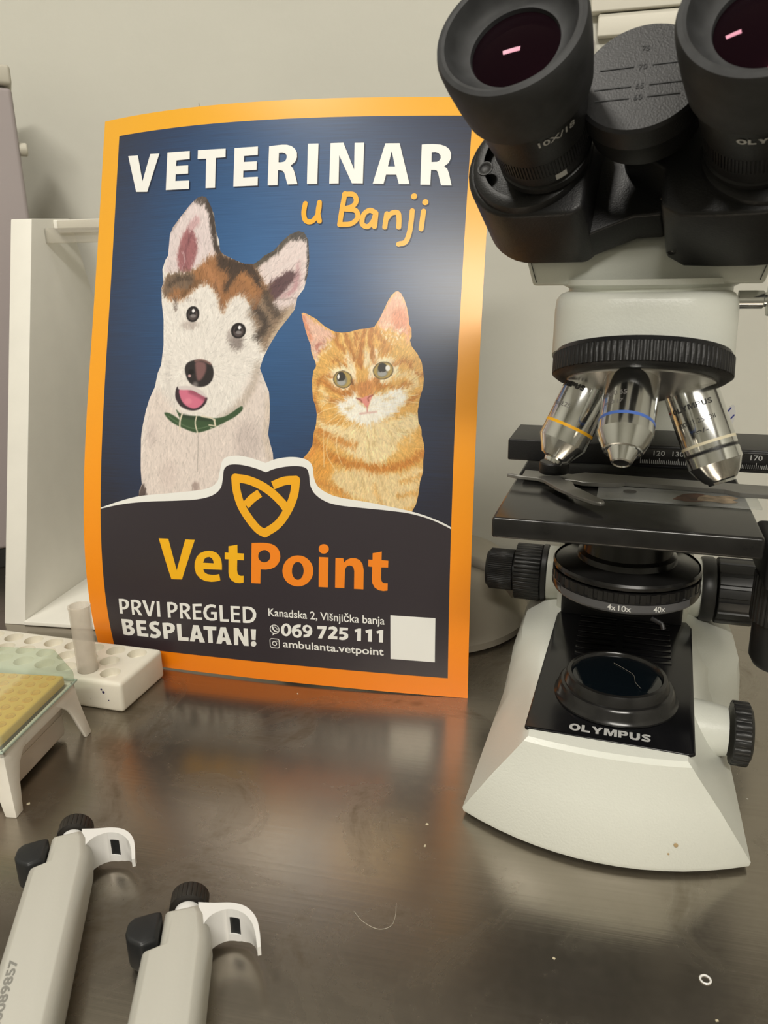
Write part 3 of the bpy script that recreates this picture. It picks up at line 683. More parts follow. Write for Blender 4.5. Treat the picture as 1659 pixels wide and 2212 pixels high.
for p, w in (([(202.1, 255.6), (205.1, 246.0), (209.6, 239.2)], 16), ([(208.8, 257.0), (212.1, 246.1), (213.8, 239.2)], 14), ([(215.9, 257.0), (214.4, 250.2), (214.6, 242.0)], 14), ([(220.0, 258.5), (219.7, 250.3), (220.7, 243.4)], 16)):
    cat.stroke(p, w * KC, (240, 198, 124), 1.5, .8)
for p, w in (([(186.2, 216.0), (188.1, 223.7), (193.0, 226.2), (196.6, 226.2)], 34), ([(191.7, 221.6), (199.1, 217.0), (204.9, 215.0), (211.3, 215.2)], 54), ([(184.8, 212.5), (185.8, 204.9), (188.1, 202.2)], 40), ([(193.6, 211.3), (198.7, 208.7), (209.3, 209.6)], 44), ([(211.7, 221.4), (210.6, 215.1), (207.8, 213.0)], 50), ([(239.1, 235.6), (245.9, 237.4), (251.6, 233.8), (255.2, 228.8), (260.0, 228.9)], 36), ([(227.1, 224.4), (228.7, 219.7), (232.8, 220.4)], 60), ([(235.6, 221.2), (242.6, 219.0), (249.4, 222.2), (252.9, 220.6)], 34), ([(248.5, 209.9), (253.9, 212.8), (258.5, 216.3)], 36), ([(233.1, 213.6), (236.5, 215.1)], 24)):
    cat.stroke(p, w * KC, (190, 122, 56), 2.6, .85)
for p, w in (([(189.0, 216.7), (193.5, 212.7), (190.8, 208.5)], 40), ([(251.7, 230.4), (254.8, 224.3), (249.2, 226.2)], 40), ([(240.9, 226.8), (247.7, 228.9)], 40), ([(248.8, 218.1), (255.5, 222.3)], 40)):
    cat.stroke(p, w * KC, (246, 222, 174), 3, .8)
cat.poly([(213.9, 220.0), (218.7, 223.6), (225.0, 223.7), (226.7, 215.5), (222.0, 212.0), (215.6, 211.8)], (208, 142, 82), 5)
# bib, breast stripes
cat.poly([(187.1, 199.9), (197.2, 194.3), (218.3, 192.8), (240.3, 198.5), (256.5, 202.6), (257.9, 195.4), (254.6, 185.2), (241.1, 175.3), (230.2, 166.9), (215.2, 171.5), (199.9, 180.5), (190.5, 189.0)], (240, 216, 168), 4)
cat.poly([(198.1, 159.7), (211.6, 164.0), (230.3, 163.2), (245.2, 161.6), (261.1, 165.9), (260.0, 153.5), (256.8, 140.1), (242.1, 135.0), (219.6, 142.1), (205.9, 147.4)], (236, 208, 156), 5)
cat.stroke([(187.9, 199.2), (194.2, 195.0), (203.2, 195.2)], 44 * K4, (216, 160, 86), 3, .8)
cat.stroke([(188.2, 188.9), (198.2, 184.8), (208.2, 180.7), (214.2, 179.5)], 60 * K4, (206, 138, 66), 4, .9)
cat.stroke([(185.3, 182.9), (194.7, 173.6), (205.5, 168.9), (219.1, 166.1), (234.0, 164.8), (248.6, 167.6), (262.6, 176.5)], 66 * K4, (196, 128, 58), 4)
cat.stroke([(245.3, 180.6), (253.8, 188.1), (259.5, 191.2)], 70 * K4, (226, 174, 92), 4, .8)
cat.blob([(190.3, 165.3)][0], 110 * K4, 150 * K4, (226, 160, 74), .8, .9)
cat.stroke([(188.2, 153.3), (199.0, 150.1), (209.0, 144.6)], 60 * K4, (206, 140, 66), 4, .8)
cat.stroke([(247.5, 155.9), (254.8, 158.4), (262.0, 160.9)], 36 * K4, (214, 158, 82), 3, .8)
cat.stroke([(245.6, 145.5), (252.9, 147.3), (258.7, 149.0)], 40 * K4, (214, 158, 82), 3, .8)
cat.stroke([(228.4, 152.9), (230.8, 144.8), (234.6, 139.1)], 36 * K4, (220, 168, 96), 3, .6)
cat.stroke([(177.9, 169.2), (182.5, 171.0), (185.5, 177.0)], 40 * K4, (214, 140, 66), 3, .8)
for p in ([(218.4, 190.6), (223.0, 184.2), (224.0, 178.4)], [(227.2, 192.3), (228.2, 185.8), (227.6, 179.9)], [(236.9, 191.2), (240.8, 184.8), (239.5, 178.9)], [(207.9, 189.5), (211.1, 183.8), (214.3, 178.0)], [(223.2, 178.3), (224.8, 174.0), (225.7, 168.2)], [(211.7, 158.8), (214.8, 154.5), (215.7, 148.6)], [(219.2, 159.1), (220.9, 153.3), (222.5, 145.9)], [(232.7, 159.7), (234.3, 153.1), (238.9, 146.7)], [(240.4, 194.2), (246.4, 190.7), (251.6, 189.5)]):
    cat.stroke(p, 16 * K4, (206, 176, 120), 2, .6)
# white muzzle
cat.poly([(200.6, 207.6), (207.2, 210.6), (213.1, 215.1), (217.0, 210.2), (222.4, 205.2), (225.0, 213.2), (232.3, 214.9), (240.2, 218.7), (246.8, 218.1), (248.5, 211.7), (243.7, 205.8), (236.6, 199.8), (227.9, 195.2), (221.2, 194.3), (213.7, 195.5), (206.1, 199.7)], (250, 244, 230), 4)
cat.stroke([(207.4, 205.6), (210.4, 204.9), (213.4, 206.1)], 16 * K4, (226, 190, 130), 1.6, .7)
cat.stroke([(231.0, 212.0), (235.4, 211.3), (239.7, 212.9)], 14 * K4, (230, 196, 140), 1.6, .7)
mz = np.array([(221.6, 204.5)][0])
cat.strands(5200, 5, lambda p: math.atan2(*(p - mz)[::-1]), 4.0, .3, .34, .16)
cat.fur(.05)
cat.warp(.2)
cat.poly([(214.9, 211.3), (217.0, 211.9), (220.2, 212.9), (225.4, 214.4), (224.5, 211.0), (222.6, 206.0), (221.5, 205.8), (218.6, 208.8)], (230, 150, 140), 1)
cat.stroke([(214.2, 211.8), (217.1, 210.8), (218.2, 209.1)], 12 * KC, (150, 84, 66), .8, .8)
cat.stroke([(225.7, 214.3), (222.6, 212.3), (222.9, 210.3)], 12 * KC, (150, 84, 66), .8, .8)
cat.stroke([(221.9, 206.3), (222.4, 202.7)], 9 * K4, (206, 130, 122), 1, .9)
cat.stroke([(217.3, 201.3), (222.5, 202.2), (228.4, 202.8)], 16 * K4, (220, 176, 166), 1.5, .8)
for c, rx, ry, rot, pc, hl, hs in (([(204.2, 224.5)][0], 92, 80, -12, [(202.9, 226.3)][0], [(201.1, 226.3)][0], (10, 24)), ([(232.2, 231.1)][0], 96, 80, 12, [(231.5, 233.0)][0], [(235.3, 232.8)][0], (22, 26))):
    cat.blob(c, rx * KC, ry * KC, (92, 76, 52), .1, 1, rot)
    cat.blob(c, (rx - 9) * KC, (ry - 8) * KC, (182, 156, 88), .12, 1, rot)
    cat.blob((c[0] - .6, c[1] - .8), 50 * KC, 50 * KC, (128, 126, 112), .5, .9)
    cat.blob((c[0] - .8, c[1] - 2), 40 * KC, 26 * KC, (166, 168, 166), .4, .9)
    cat.blob(pc, 42 * KC, 44 * KC, (50, 48, 44), .2)
    cat.blob((pc[0] + .6, pc[1] - 4.0), 34 * KC, 18 * KC, (168, 168, 166), .4, .9)
    cat.blob(hl, hs[0] * KC, hs[1] * KC, (244, 242, 236), .3)
cat.stroke([(210.2, 224.1), (211.4, 221.4)], 18 * KC, (120, 80, 50), 1.2, .8)
for p in ([(200.6, 208.1), (193.7, 208.4), (189.3, 204.4)], [(204.6, 198.2), (195.9, 186.2), (194.6, 172.9), (201.2, 161.2)], [(206.6, 197.5), (201.3, 183.4), (202.2, 173.2), (205.5, 165.9)], [(200.8, 199.5), (193.4, 193.5), (191.7, 188.3), (192.7, 163.9)], [(210.7, 195.4), (211.0, 183.8), (214.3, 177.3)], [(209.2, 195.4), (210.3, 186.7), (211.9, 180.9)], [(201.4, 206.1), (191.6, 203.0), (187.1, 199.9)], [(244.6, 201.5), (249.9, 195.2), (253.8, 188.1)], [(248.9, 203.8), (252.3, 190.9), (252.6, 182.3)], [(246.9, 215.9), (253.5, 214.7), (257.1, 215.5)], [(247.9, 210.9), (254.4, 210.0), (257.0, 209.7)], [(238.4, 199.9), (241.1, 196.3), (243.4, 194.6)]):
    cat.stroke(p, 5 * K4, (250, 226, 176), .7, .9)
cat.build('cat_picture', mfur, .12)

# dark panel with its white heart-topped edge
top_w = [tuple(p[:2]) for p in smoothpath([(a, b_, 0) for a, b_ in [(15.4, 125.6), (32.0, 131.4), (49.4, 136.2), (71.8, 139.3), (93.6, 142.3), (106.0, 145.0), (112.6, 149.7), (114.7, 157.2), (116.3, 164.3), (119.7, 167.8), (128.3, 169.2), (136.9, 168.3), (143.7, 166.6)]], 6)] + [tuple(p[:2]) for p in smoothpath([(a, b_, 0) for a, b_ in [(149.6, 164.8), (157.0, 167.8), (166.9, 169.6), (175.1, 169.4), (181.4, 167.4), (184.4, 163.2), (185.5, 155.7), (188.8, 149.5), (196.6, 144.9), (206.3, 142.5), (227.0, 140.0), (253.6, 135.6), (269.2, 131.4), (280.0, 127.0), (284.5, 123.9)]], 6)]
top_d = [tuple(p[:2]) for p in smoothpath([(a, b_, 0) for a, b_ in [(15.4, 124.9), (35.9, 129.6), (56.9, 132.5), (81.0, 134.5), (97.2, 136.3), (109.2, 139.8), (115.5, 145.4), (117.2, 152.8), (118.1, 158.9), (121.6, 162.1), (128.4, 162.9), (137.0, 161.9), (143.8, 160.3)]], 6)] + [tuple(p[:2]) for p in smoothpath([(a, b_, 0) for a, b_ in [(150.0, 158.2), (157.2, 161.1), (167.1, 163.1), (175.3, 163.4), (180.2, 161.8), (182.0, 157.1), (183.0, 150.1), (186.9, 143.9), (195.1, 139.1), (204.8, 137.1), (219.1, 136.2), (238.0, 135.2), (253.7, 133.8), (267.6, 130.6), (278.5, 126.3), (284.6, 123.3)]], 6)]
clampx = lambda l: [(min(max(x, 15.5), 282.5), y) for x, y in l]
top_w, top_d = clampx(top_w), clampx(top_d)
bot = [(282.5, 14.8), (15.5, 14.8)]
Print().poly(top_w + bot).build('white_swoosh', WHITE, .18)
Print().poly(top_d + bot).build('dark_panel', DARK, .26)
# knotted cat-heart emblem
em = Print(); w = 37 * .166
for p in ([(126.8, 153.2), (127.9, 144.4), (131.2, 134.1), (137.2, 124.7), (143.9, 117.2), (149.3, 114.3)], [(172.5, 153.6), (170.9, 142.4), (166.1, 131.0), (159.1, 121.3), (149.3, 114.3)], [(126.8, 153.2), (137.1, 152.0), (147.3, 148.3), (155.7, 143.0), (162.4, 136.9), (165.1, 133.5)]):
    em.stroke(p, w)
em.stroke([(172.5, 153.6), (163.9, 152.6), (155.3, 149.0)], w, caps=False)
em.stroke([(135.1, 133.9), (139.7, 138.7), (145.6, 143.1)], w, caps=False)
em.build('emblem', AMB, .36)
# lettering
TITLE = [([(25.4, 389.9), (34.5, 389.3), (40.1, 369.4), (45.7, 389.1), (53.9, 388.6), (44.9, 361.2), (34.8, 362.1)],),
 ([(60.9, 388.5), (79.8, 388.0), (80.1, 382.1), (69.1, 382.1), (68.9, 378.0), (79.2, 377.6), (79.5, 371.6), (69.1, 371.9), (69.1, 367.0), (80.8, 366.5), (80.9, 360.4), (61.3, 361.0)],),
 ([(86.5, 388.0), (108.7, 387.5), (109.0, 381.3), (101.4, 381.3), (102.1, 359.8), (94.5, 360.0), (93.7, 381.3), (86.7, 381.6)],),
 ([(115.6, 387.4), (133.5, 387.5), (133.8, 381.5), (123.4, 381.3), (123.5, 377.0), (133.4, 377.0), (133.6, 370.9), (123.5, 370.8), (123.7, 365.9), (134.9, 365.9), (135.1, 359.7), (116.5, 359.8)],),
 ([(141.9, 387.2), (147.5, 387.7), (151.5, 387.9), (155.1, 387.7), (158.3, 386.7), (161.1, 384.6), (162.7, 381.9), (163.0, 378.6), (161.9, 375.4), (158.8, 372.8), (160.6, 370.8), (161.9, 368.1), (164.6, 359.6), (157.3, 359.6), (154.5, 367.7), (153.4, 369.1), (151.9, 369.7), (149.7, 369.9), (150.0, 359.4), (142.7, 359.4)], [(149.5, 382.2), (151.9, 382.3), (153.9, 381.8), (155.2, 380.6), (155.5, 379.0), (155.1, 377.1), (153.8, 375.8), (151.5, 375.4), (149.7, 375.5)]),
 ([(170.3, 387.9), (177.9, 387.8), (178.9, 359.4), (171.5, 359.4)],),
 ([(186.5, 387.8), (195.5, 387.9), (204.4, 368.8), (203.4, 387.6), (210.1, 387.6), (211.1, 359.0), (203.5, 359.2), (193.2, 379.0), (194.1, 359.3), (187.5, 359.3)],),
 ([(224.8, 386.9), (234.6, 386.9), (243.3, 358.2), (236.0, 358.2), (233.9, 364.8), (226.8, 364.9), (225.5, 358.5), (218.0, 358.7)], [(229.6, 381.4), (232.6, 370.5), (227.7, 370.6)]),
 ([(249.8, 385.8), (253.5, 386.1), (257.9, 386.1), (262.4, 385.7), (265.8, 384.6), (268.5, 382.6), (270.0, 379.6), (270.1, 376.1), (268.8, 372.8), (266.0, 370.4), (268.1, 368.7), (269.5, 365.5), (271.8, 357.1), (264.7, 357.2), (262.1, 365.9), (261.3, 367.3), (259.9, 367.9), (257.3, 368.0), (257.4, 357.6), (250.7, 357.7)], [(256.9, 380.2), (259.4, 380.4), (261.5, 379.7), (263.0, 378.1), (263.2, 376.1), (262.4, 374.5), (260.9, 373.6), (257.2, 373.4)])]
for off, m, nm, d in ((.16, SHD, 'title_shadow', .9), (.26, WHITE, 'title_lettering', 0)):
    pr = Print()
    for g in TITLE: pr.poly(*([(x + d, y - d) for x, y in l] for l in g[:1]), holes=[[(x + d, y - d) for x, y in l] for l in g[1:]])
    pr.build(nm, m, off)
for off, m, nm, d in ((.16, SHD, 'script_shadow', .6), (.26, AMB, 'script_lettering', 0)):
    pr = Print()
    for q in ([(171.2, 345.8), (170.5, 339.3), (172.1, 334.1), (176.2, 333.0), (179.9, 336.5), (181.3, 341.6), (181.4, 346.3)], [(181.4, 346.3), (180.8, 339.1), (182.2, 333.3)], [(199.1, 352.1), (197.7, 341.3), (196.7, 331.0)], [(198.8, 351.7), (205.0, 351.3), (207.4, 347.1), (204.9, 343.1), (199.1, 341.5)], [(199.1, 341.5), (207.1, 340.3), (209.1, 335.5), (204.9, 331.2), (196.7, 330.6)],
              [(221.3, 338.5), (217.1, 340.2), (213.1, 337.2), (212.5, 331.1), (216.4, 329.0), (220.2, 333.1), (221.6, 338.5), (221.2, 329.0)], [(229.1, 337.7), (228.3, 328.6)], [(228.8, 333.7), (232.3, 338.0), (236.5, 338.3), (237.7, 334.6), (237.9, 328.5)], [(246.4, 339.6), (246.2, 333.2), (245.4, 324.8), (243.1, 318.4), (238.5, 316.8)], [(254.1, 339.3), (253.2, 327.2)]):
        pr.stroke([(x + d, y - d) for x, y in q], 19 * .183)
    for q in [(247.0, 349.6), (254.9, 345.5)]: pr.disc((q[0] + d, q[1] - d), 2.1)
    pr.build(nm, m, off)
def letters(name, m, glyphs, label=None):
    pr = Print()
    for g in glyphs: pr.poly(g[0], holes=g[1:])
    pr.build(name, m, .36, label)
letters('name_lettering', YEL, [([(65.3, 105.5), (73.3, 105.7), (79.2, 82.1), (87.1, 106.0), (94.8, 106.2), (83.0, 75.3), (74.3, 74.9)],),
 ([(105.6, 98.7), (108.9, 98.6), (111.9, 97.5), (114.2, 95.2), (115.5, 91.9), (115.8, 88.3), (115.6, 85.0), (100.7, 84.5), (101.7, 82.1), (104.0, 80.9), (107.6, 80.6), (110.6, 80.9), (113.4, 81.7), (114.0, 76.9), (110.4, 75.8), (106.8, 75.3), (101.9, 75.5), (97.8, 77.2), (94.9, 80.5), (93.8, 85.0), (94.1, 89.0), (95.8, 93.4), (98.7, 96.5), (102.3, 98.1)], [(100.9, 89.4), (102.1, 92.4), (104.0, 93.7), (106.1, 94.1), (108.1, 93.1), (109.1, 91.2), (109.3, 89.5)]),
 ([(121.3, 103.1), (128.3, 104.6), (128.2, 98.4), (133.2, 98.4), (133.0, 93.4), (127.9, 93.3), (127.5, 85.7), (127.9, 83.0), (129.0, 81.8), (130.5, 81.5), (132.5, 81.8), (132.2, 76.6), (129.4, 75.9), (125.9, 76.0), (123.0, 77.4), (121.3, 79.8), (120.7, 82.9), (121.1, 93.3), (118.1, 93.3), (118.3, 98.3), (121.2, 98.3)],)], 'yellow half of the clinic name')
letters('name_lettering', ORG, [([(139.3, 106.6), (144.9, 107.1), (148.4, 107.3), (151.5, 107.2), (154.6, 106.7), (157.4, 105.4), (159.3, 103.5), (160.5, 101.1), (160.9, 97.9), (160.4, 95.0), (159.1, 92.4), (156.8, 90.0), (153.3, 88.2), (149.7, 87.5), (145.7, 87.4), (145.2, 76.8), (138.2, 76.6)], [(153.4, 97.7), (153.3, 96.7), (152.9, 95.7), (152.3, 94.8), (151.6, 94.1), (150.7, 93.5), (149.7, 93.1), (148.7, 92.9), (147.6, 92.9), (146.7, 93.2), (145.8, 93.7), (145.1, 94.4), (144.6, 95.2), (144.2, 96.1), (144.1, 97.2), (144.3, 98.2), (144.6, 99.2), (145.2, 100.1), (145.9, 100.8), (146.8, 101.4), (147.8, 101.8), (148.8, 102.0), (149.9, 102.0), (150.8, 101.7), (151.7, 101.2), (152.4, 100.5), (153.0, 99.7), (153.3, 98.8)]),
 ([(185.3, 88.9), (185.0, 86.3), (184.1, 83.8), (182.7, 81.6), (180.9, 79.6), (178.7, 78.1), (176.2, 77.0), (173.6, 76.6), (171.0, 76.7), (168.6, 77.4), (166.4, 78.6), (164.6, 80.3), (163.3, 82.4), (162.5, 84.8), (162.2, 87.4), (162.6, 90.0), (163.5, 92.5), (164.9, 94.8), (166.8, 96.7), (169.0, 98.2), (171.4, 99.2), (174.0, 99.6), (176.5, 99.5), (179.0, 98.8), (181.1, 97.6), (182.9, 95.9), (184.3, 93.8), (185.1, 91.4)], [(178.2, 88.5), (178.0, 87.0), (177.7, 85.6), (177.1, 84.3), (176.4, 83.2), (175.6, 82.4), (174.6, 81.8), (173.7, 81.6), (172.7, 81.7), (171.8, 82.1), (170.9, 82.9), (170.2, 83.9), (169.7, 85.1), (169.4, 86.5), (169.4, 87.9), (169.5, 89.4), (169.8, 90.8), (170.4, 92.1), (171.1, 93.2), (171.9, 94.1), (172.9, 94.6), (173.9, 94.8), (174.8, 94.7), (175.8, 94.3), (176.6, 93.6), (177.3, 92.6), (177.8, 91.4), (178.1, 90.0)]), ([(189.6, 99.4), (196.5, 99.5), (195.9, 77.4), (189.1, 77.3)],), ([(196.8, 105.7), (196.7, 104.9), (196.4, 104.2), (196.0, 103.5), (195.4, 102.9), (194.7, 102.4), (193.9, 102.1), (193.1, 102.0), (192.2, 102.0), (191.5, 102.2), (190.8, 102.6), (190.2, 103.1), (189.7, 103.8), (189.5, 104.5), (189.4, 105.3), (189.5, 106.0), (189.7, 106.8), (190.2, 107.5), (190.8, 108.1), (191.5, 108.5), (192.3, 108.8), (193.1, 108.9), (193.9, 108.9), (194.7, 108.7), (195.4, 108.3), (196.0, 107.8), (196.4, 107.2), (196.7, 106.5)],),
 ([(201.6, 99.4), (207.3, 99.5), (207.7, 96.4), (209.9, 98.7), (212.9, 100.0), (216.2, 100.1), (219.2, 98.9), (221.2, 96.1), (222.0, 91.8), (221.8, 77.7), (215.0, 77.6), (215.2, 90.7), (214.6, 93.3), (213.3, 94.4), (211.6, 94.6), (209.6, 93.6), (208.5, 91.3), (208.0, 77.6), (201.2, 77.6)],),
 ([(228.3, 104.4), (234.8, 106.0), (234.7, 99.8), (239.5, 99.7), (239.4, 94.8), (234.6, 94.6), (234.4, 86.5), (235.0, 84.2), (236.4, 83.2), (239.2, 83.3), (239.1, 77.9), (236.1, 77.4), (232.8, 77.8), (229.9, 79.5), (228.2, 82.7), (227.9, 86.8), (228.1, 94.5), (225.2, 94.7), (225.3, 99.7), (228.3, 99.7)],)], 'orange half of the clinic name')
letters('offer_lettering', WHITE, [([(27.2, 55.4), (31.0, 55.7), (34.2, 55.3), (35.9, 53.7), (35.9, 51.0), (34.5, 48.6), (31.8, 47.1), (29.4, 46.8), (29.3, 43.3), (26.7, 43.2)], [(29.7, 53.5), (31.9, 53.7), (33.2, 52.5), (33.0, 50.5), (31.6, 49.2), (29.5, 48.8)]),
 ([(37.8, 55.6), (41.9, 56.1), (45.0, 55.5), (46.7, 53.7), (46.2, 51.2), (44.5, 49.6), (43.0, 48.8), (44.4, 47.3), (46.6, 43.5), (43.6, 43.4), (41.9, 46.7), (40.6, 47.9), (39.8, 47.9), (40.0, 43.5), (37.6, 43.2)], [(40.2, 53.8), (42.5, 54.0), (43.8, 52.9), (43.5, 51.2), (42.0, 50.1), (39.9, 49.8)]),
 ([(47.7, 56.1), (50.7, 56.2), (53.1, 46.9), (56.3, 56.2), (58.8, 56.3), (54.0, 43.5), (51.4, 43.5)],), ([(60.2, 56.3), (62.7, 56.4), (62.2, 43.9), (59.7, 43.7)],),
 ([(69.1, 56.4), (73.0, 56.8), (76.0, 56.2), (77.6, 54.4), (77.3, 51.8), (75.8, 49.8), (73.3, 48.4), (71.0, 48.1), (71.0, 44.1), (68.6, 44.0)], [(71.4, 54.7), (73.7, 54.7), (74.9, 53.6), (74.7, 51.8), (73.3, 50.5), (71.2, 50.2)]),
 ([(79.5, 56.6), (83.4, 57.0), (86.6, 56.4), (88.1, 54.6), (87.7, 52.2), (86.1, 50.6), (84.6, 49.9), (86.1, 48.2), (87.9, 44.4), (85.0, 44.3), (83.3, 47.9), (82.2, 49.0), (81.2, 49.0), (81.3, 44.3), (78.9, 44.1)], [(81.8, 54.8), (83.9, 54.8), (85.3, 53.8), (85.0, 52.3), (83.7, 51.3), (81.7, 51.0)]),
 ([(90.2, 56.8), (97.8, 57.6), (97.7, 55.6), (92.3, 55.0), (92.2, 51.9), (96.9, 52.2), (96.8, 50.2), (92.2, 49.9), (92.2, 46.3), (97.3, 46.6), (97.2, 44.6), (89.6, 44.3)],),
 ([(109.3, 57.1), (108.6, 55.0), (106.6, 55.6), (104.3, 55.3), (102.2, 53.6), (101.2, 51.0), (101.5, 48.5), (103.1, 47.0), (105.1, 46.7), (107.1, 47.1), (107.2, 50.1), (104.8, 49.9), (104.9, 51.8), (109.7, 52.1), (109.3, 45.8), (106.8, 44.9), (103.8, 44.6), (100.8, 45.3), (98.9, 47.6), (98.5, 50.8), (99.5, 54.1), (101.8, 56.6), (104.9, 57.8), (107.5, 57.8)],),
 ([(112.1, 57.6), (114.5, 57.7), (114.2, 46.8), (118.9, 47.1), (118.8, 45.0), (111.7, 44.8)],), ([(120.9, 57.8), (128.2, 58.1), (128.2, 56.2), (123.1, 56.0), (123.0, 52.8), (127.7, 52.9), (127.6, 51.0), (123.0, 50.8), (123.0, 47.0), (128.0, 47.3), (128.0, 45.2), (120.5, 45.0)],),
 ([(130.5, 58.0), (134.2, 58.4), (137.4, 58.1), (139.8, 56.4), (141.0, 53.6), (140.6, 50.4), (138.6, 47.3), (135.6, 45.7), (132.6, 45.3), (130.0, 45.4)], [(132.7, 56.2), (134.8, 56.4), (137.0, 55.7), (138.3, 53.4), (137.9, 50.5), (136.1, 48.3), (133.9, 47.5), (132.5, 47.5)])])
letters('offer_lettering', WHITE, [([(27.0, 38.7), (31.4, 38.9), (35.5, 38.9), (37.3, 37.7), (37.4, 35.6), (35.8, 33.7), (34.7, 32.9), (36.8, 32.2), (37.8, 30.3), (36.8, 27.7), (34.3, 25.8), (30.9, 25.1), (26.6, 25.6)], [(30.3, 36.2), (32.6, 36.3), (33.5, 35.3), (32.7, 34.1), (30.4, 33.6)], [(30.4, 31.1), (32.9, 31.2), (33.8, 30.0), (33.0, 28.5), (30.4, 27.9)]),
 ([(40.1, 39.1), (49.1, 39.4), (48.8, 36.9), (43.3, 36.3), (43.3, 33.8), (48.2, 34.0), (48.0, 31.4), (43.3, 31.2), (43.3, 28.3), (49.3, 28.6), (48.9, 25.7), (39.3, 25.7)],),
 ([(60.6, 39.0), (59.2, 36.4), (57.3, 36.8), (55.5, 36.6), (54.9, 35.6), (55.8, 34.7), (58.8, 33.5), (60.5, 31.4), (60.4, 29.0), (58.6, 26.7), (55.5, 25.4), (52.3, 25.3), (50.3, 26.0), (51.8, 29.1), (54.0, 28.4), (56.0, 28.5), (57.0, 29.5), (56.4, 30.6), (53.7, 31.4), (51.6, 33.2), (51.0, 35.3), (51.8, 37.4), (54.1, 39.2), (57.4, 39.9)],),
 ([(63.0, 39.1), (68.0, 39.7), (71.5, 39.3), (73.4, 37.6), (73.2, 35.0), (71.7, 32.5), (69.2, 31.1), (66.6, 30.9), (66.0, 26.0), (62.5, 25.8)], [(66.3, 36.8), (68.4, 36.8), (69.7, 35.8), (69.2, 34.3), (67.9, 33.4), (66.1, 33.3)]),
 ([(75.3, 39.5), (79.1, 39.7), (78.3, 28.8), (84.1, 29.0), (83.6, 25.9), (74.7, 25.7)],), ([(89.1, 39.8), (93.5, 40.0), (97.4, 26.2), (93.0, 25.9), (92.4, 28.7), (89.9, 28.7), (88.6, 26.1), (84.7, 26.0)], [(91.9, 36.1), (92.1, 31.5), (89.9, 31.5)]),
 ([(97.6, 39.8), (108.3, 40.2), (107.9, 37.2), (104.6, 37.0), (104.0, 26.6), (100.3, 26.3), (100.9, 37.0), (97.4, 37.0)],), ([(111.6, 40.2), (115.9, 40.5), (119.5, 26.6), (115.3, 26.4), (114.7, 29.2), (112.4, 29.2), (111.0, 26.5), (106.8, 26.4)], [(114.0, 36.7), (114.5, 31.9), (112.3, 31.9)]),
 ([(122.2, 40.6), (126.1, 40.7), (129.8, 33.2), (130.1, 40.9), (133.6, 40.9), (133.1, 26.9), (129.3, 26.8), (125.4, 35.0), (124.8, 26.8), (121.3, 26.6)],), ([(135.8, 40.8), (140.0, 41.0), (139.0, 32.3), (136.0, 32.3)],), ([(139.4, 29.3), (139.3, 28.8), (139.1, 28.3), (138.8, 27.9), (138.4, 27.5), (138.0, 27.1), (137.5, 26.9), (137.0, 26.8), (136.5, 26.8), (136.0, 27.0), (135.6, 27.2), (135.3, 27.5), (135.1, 27.9), (135.0, 28.4), (135.0, 28.9), (135.1, 29.4), (135.3, 29.9), (135.6, 30.3), (135.9, 30.7), (136.4, 31.0), (136.9, 31.2), (137.4, 31.3), (137.8, 31.3), (138.3, 31.2), (138.7, 31.0), (139.0, 30.7), (139.3, 30.3), (139.4, 29.8)],)])
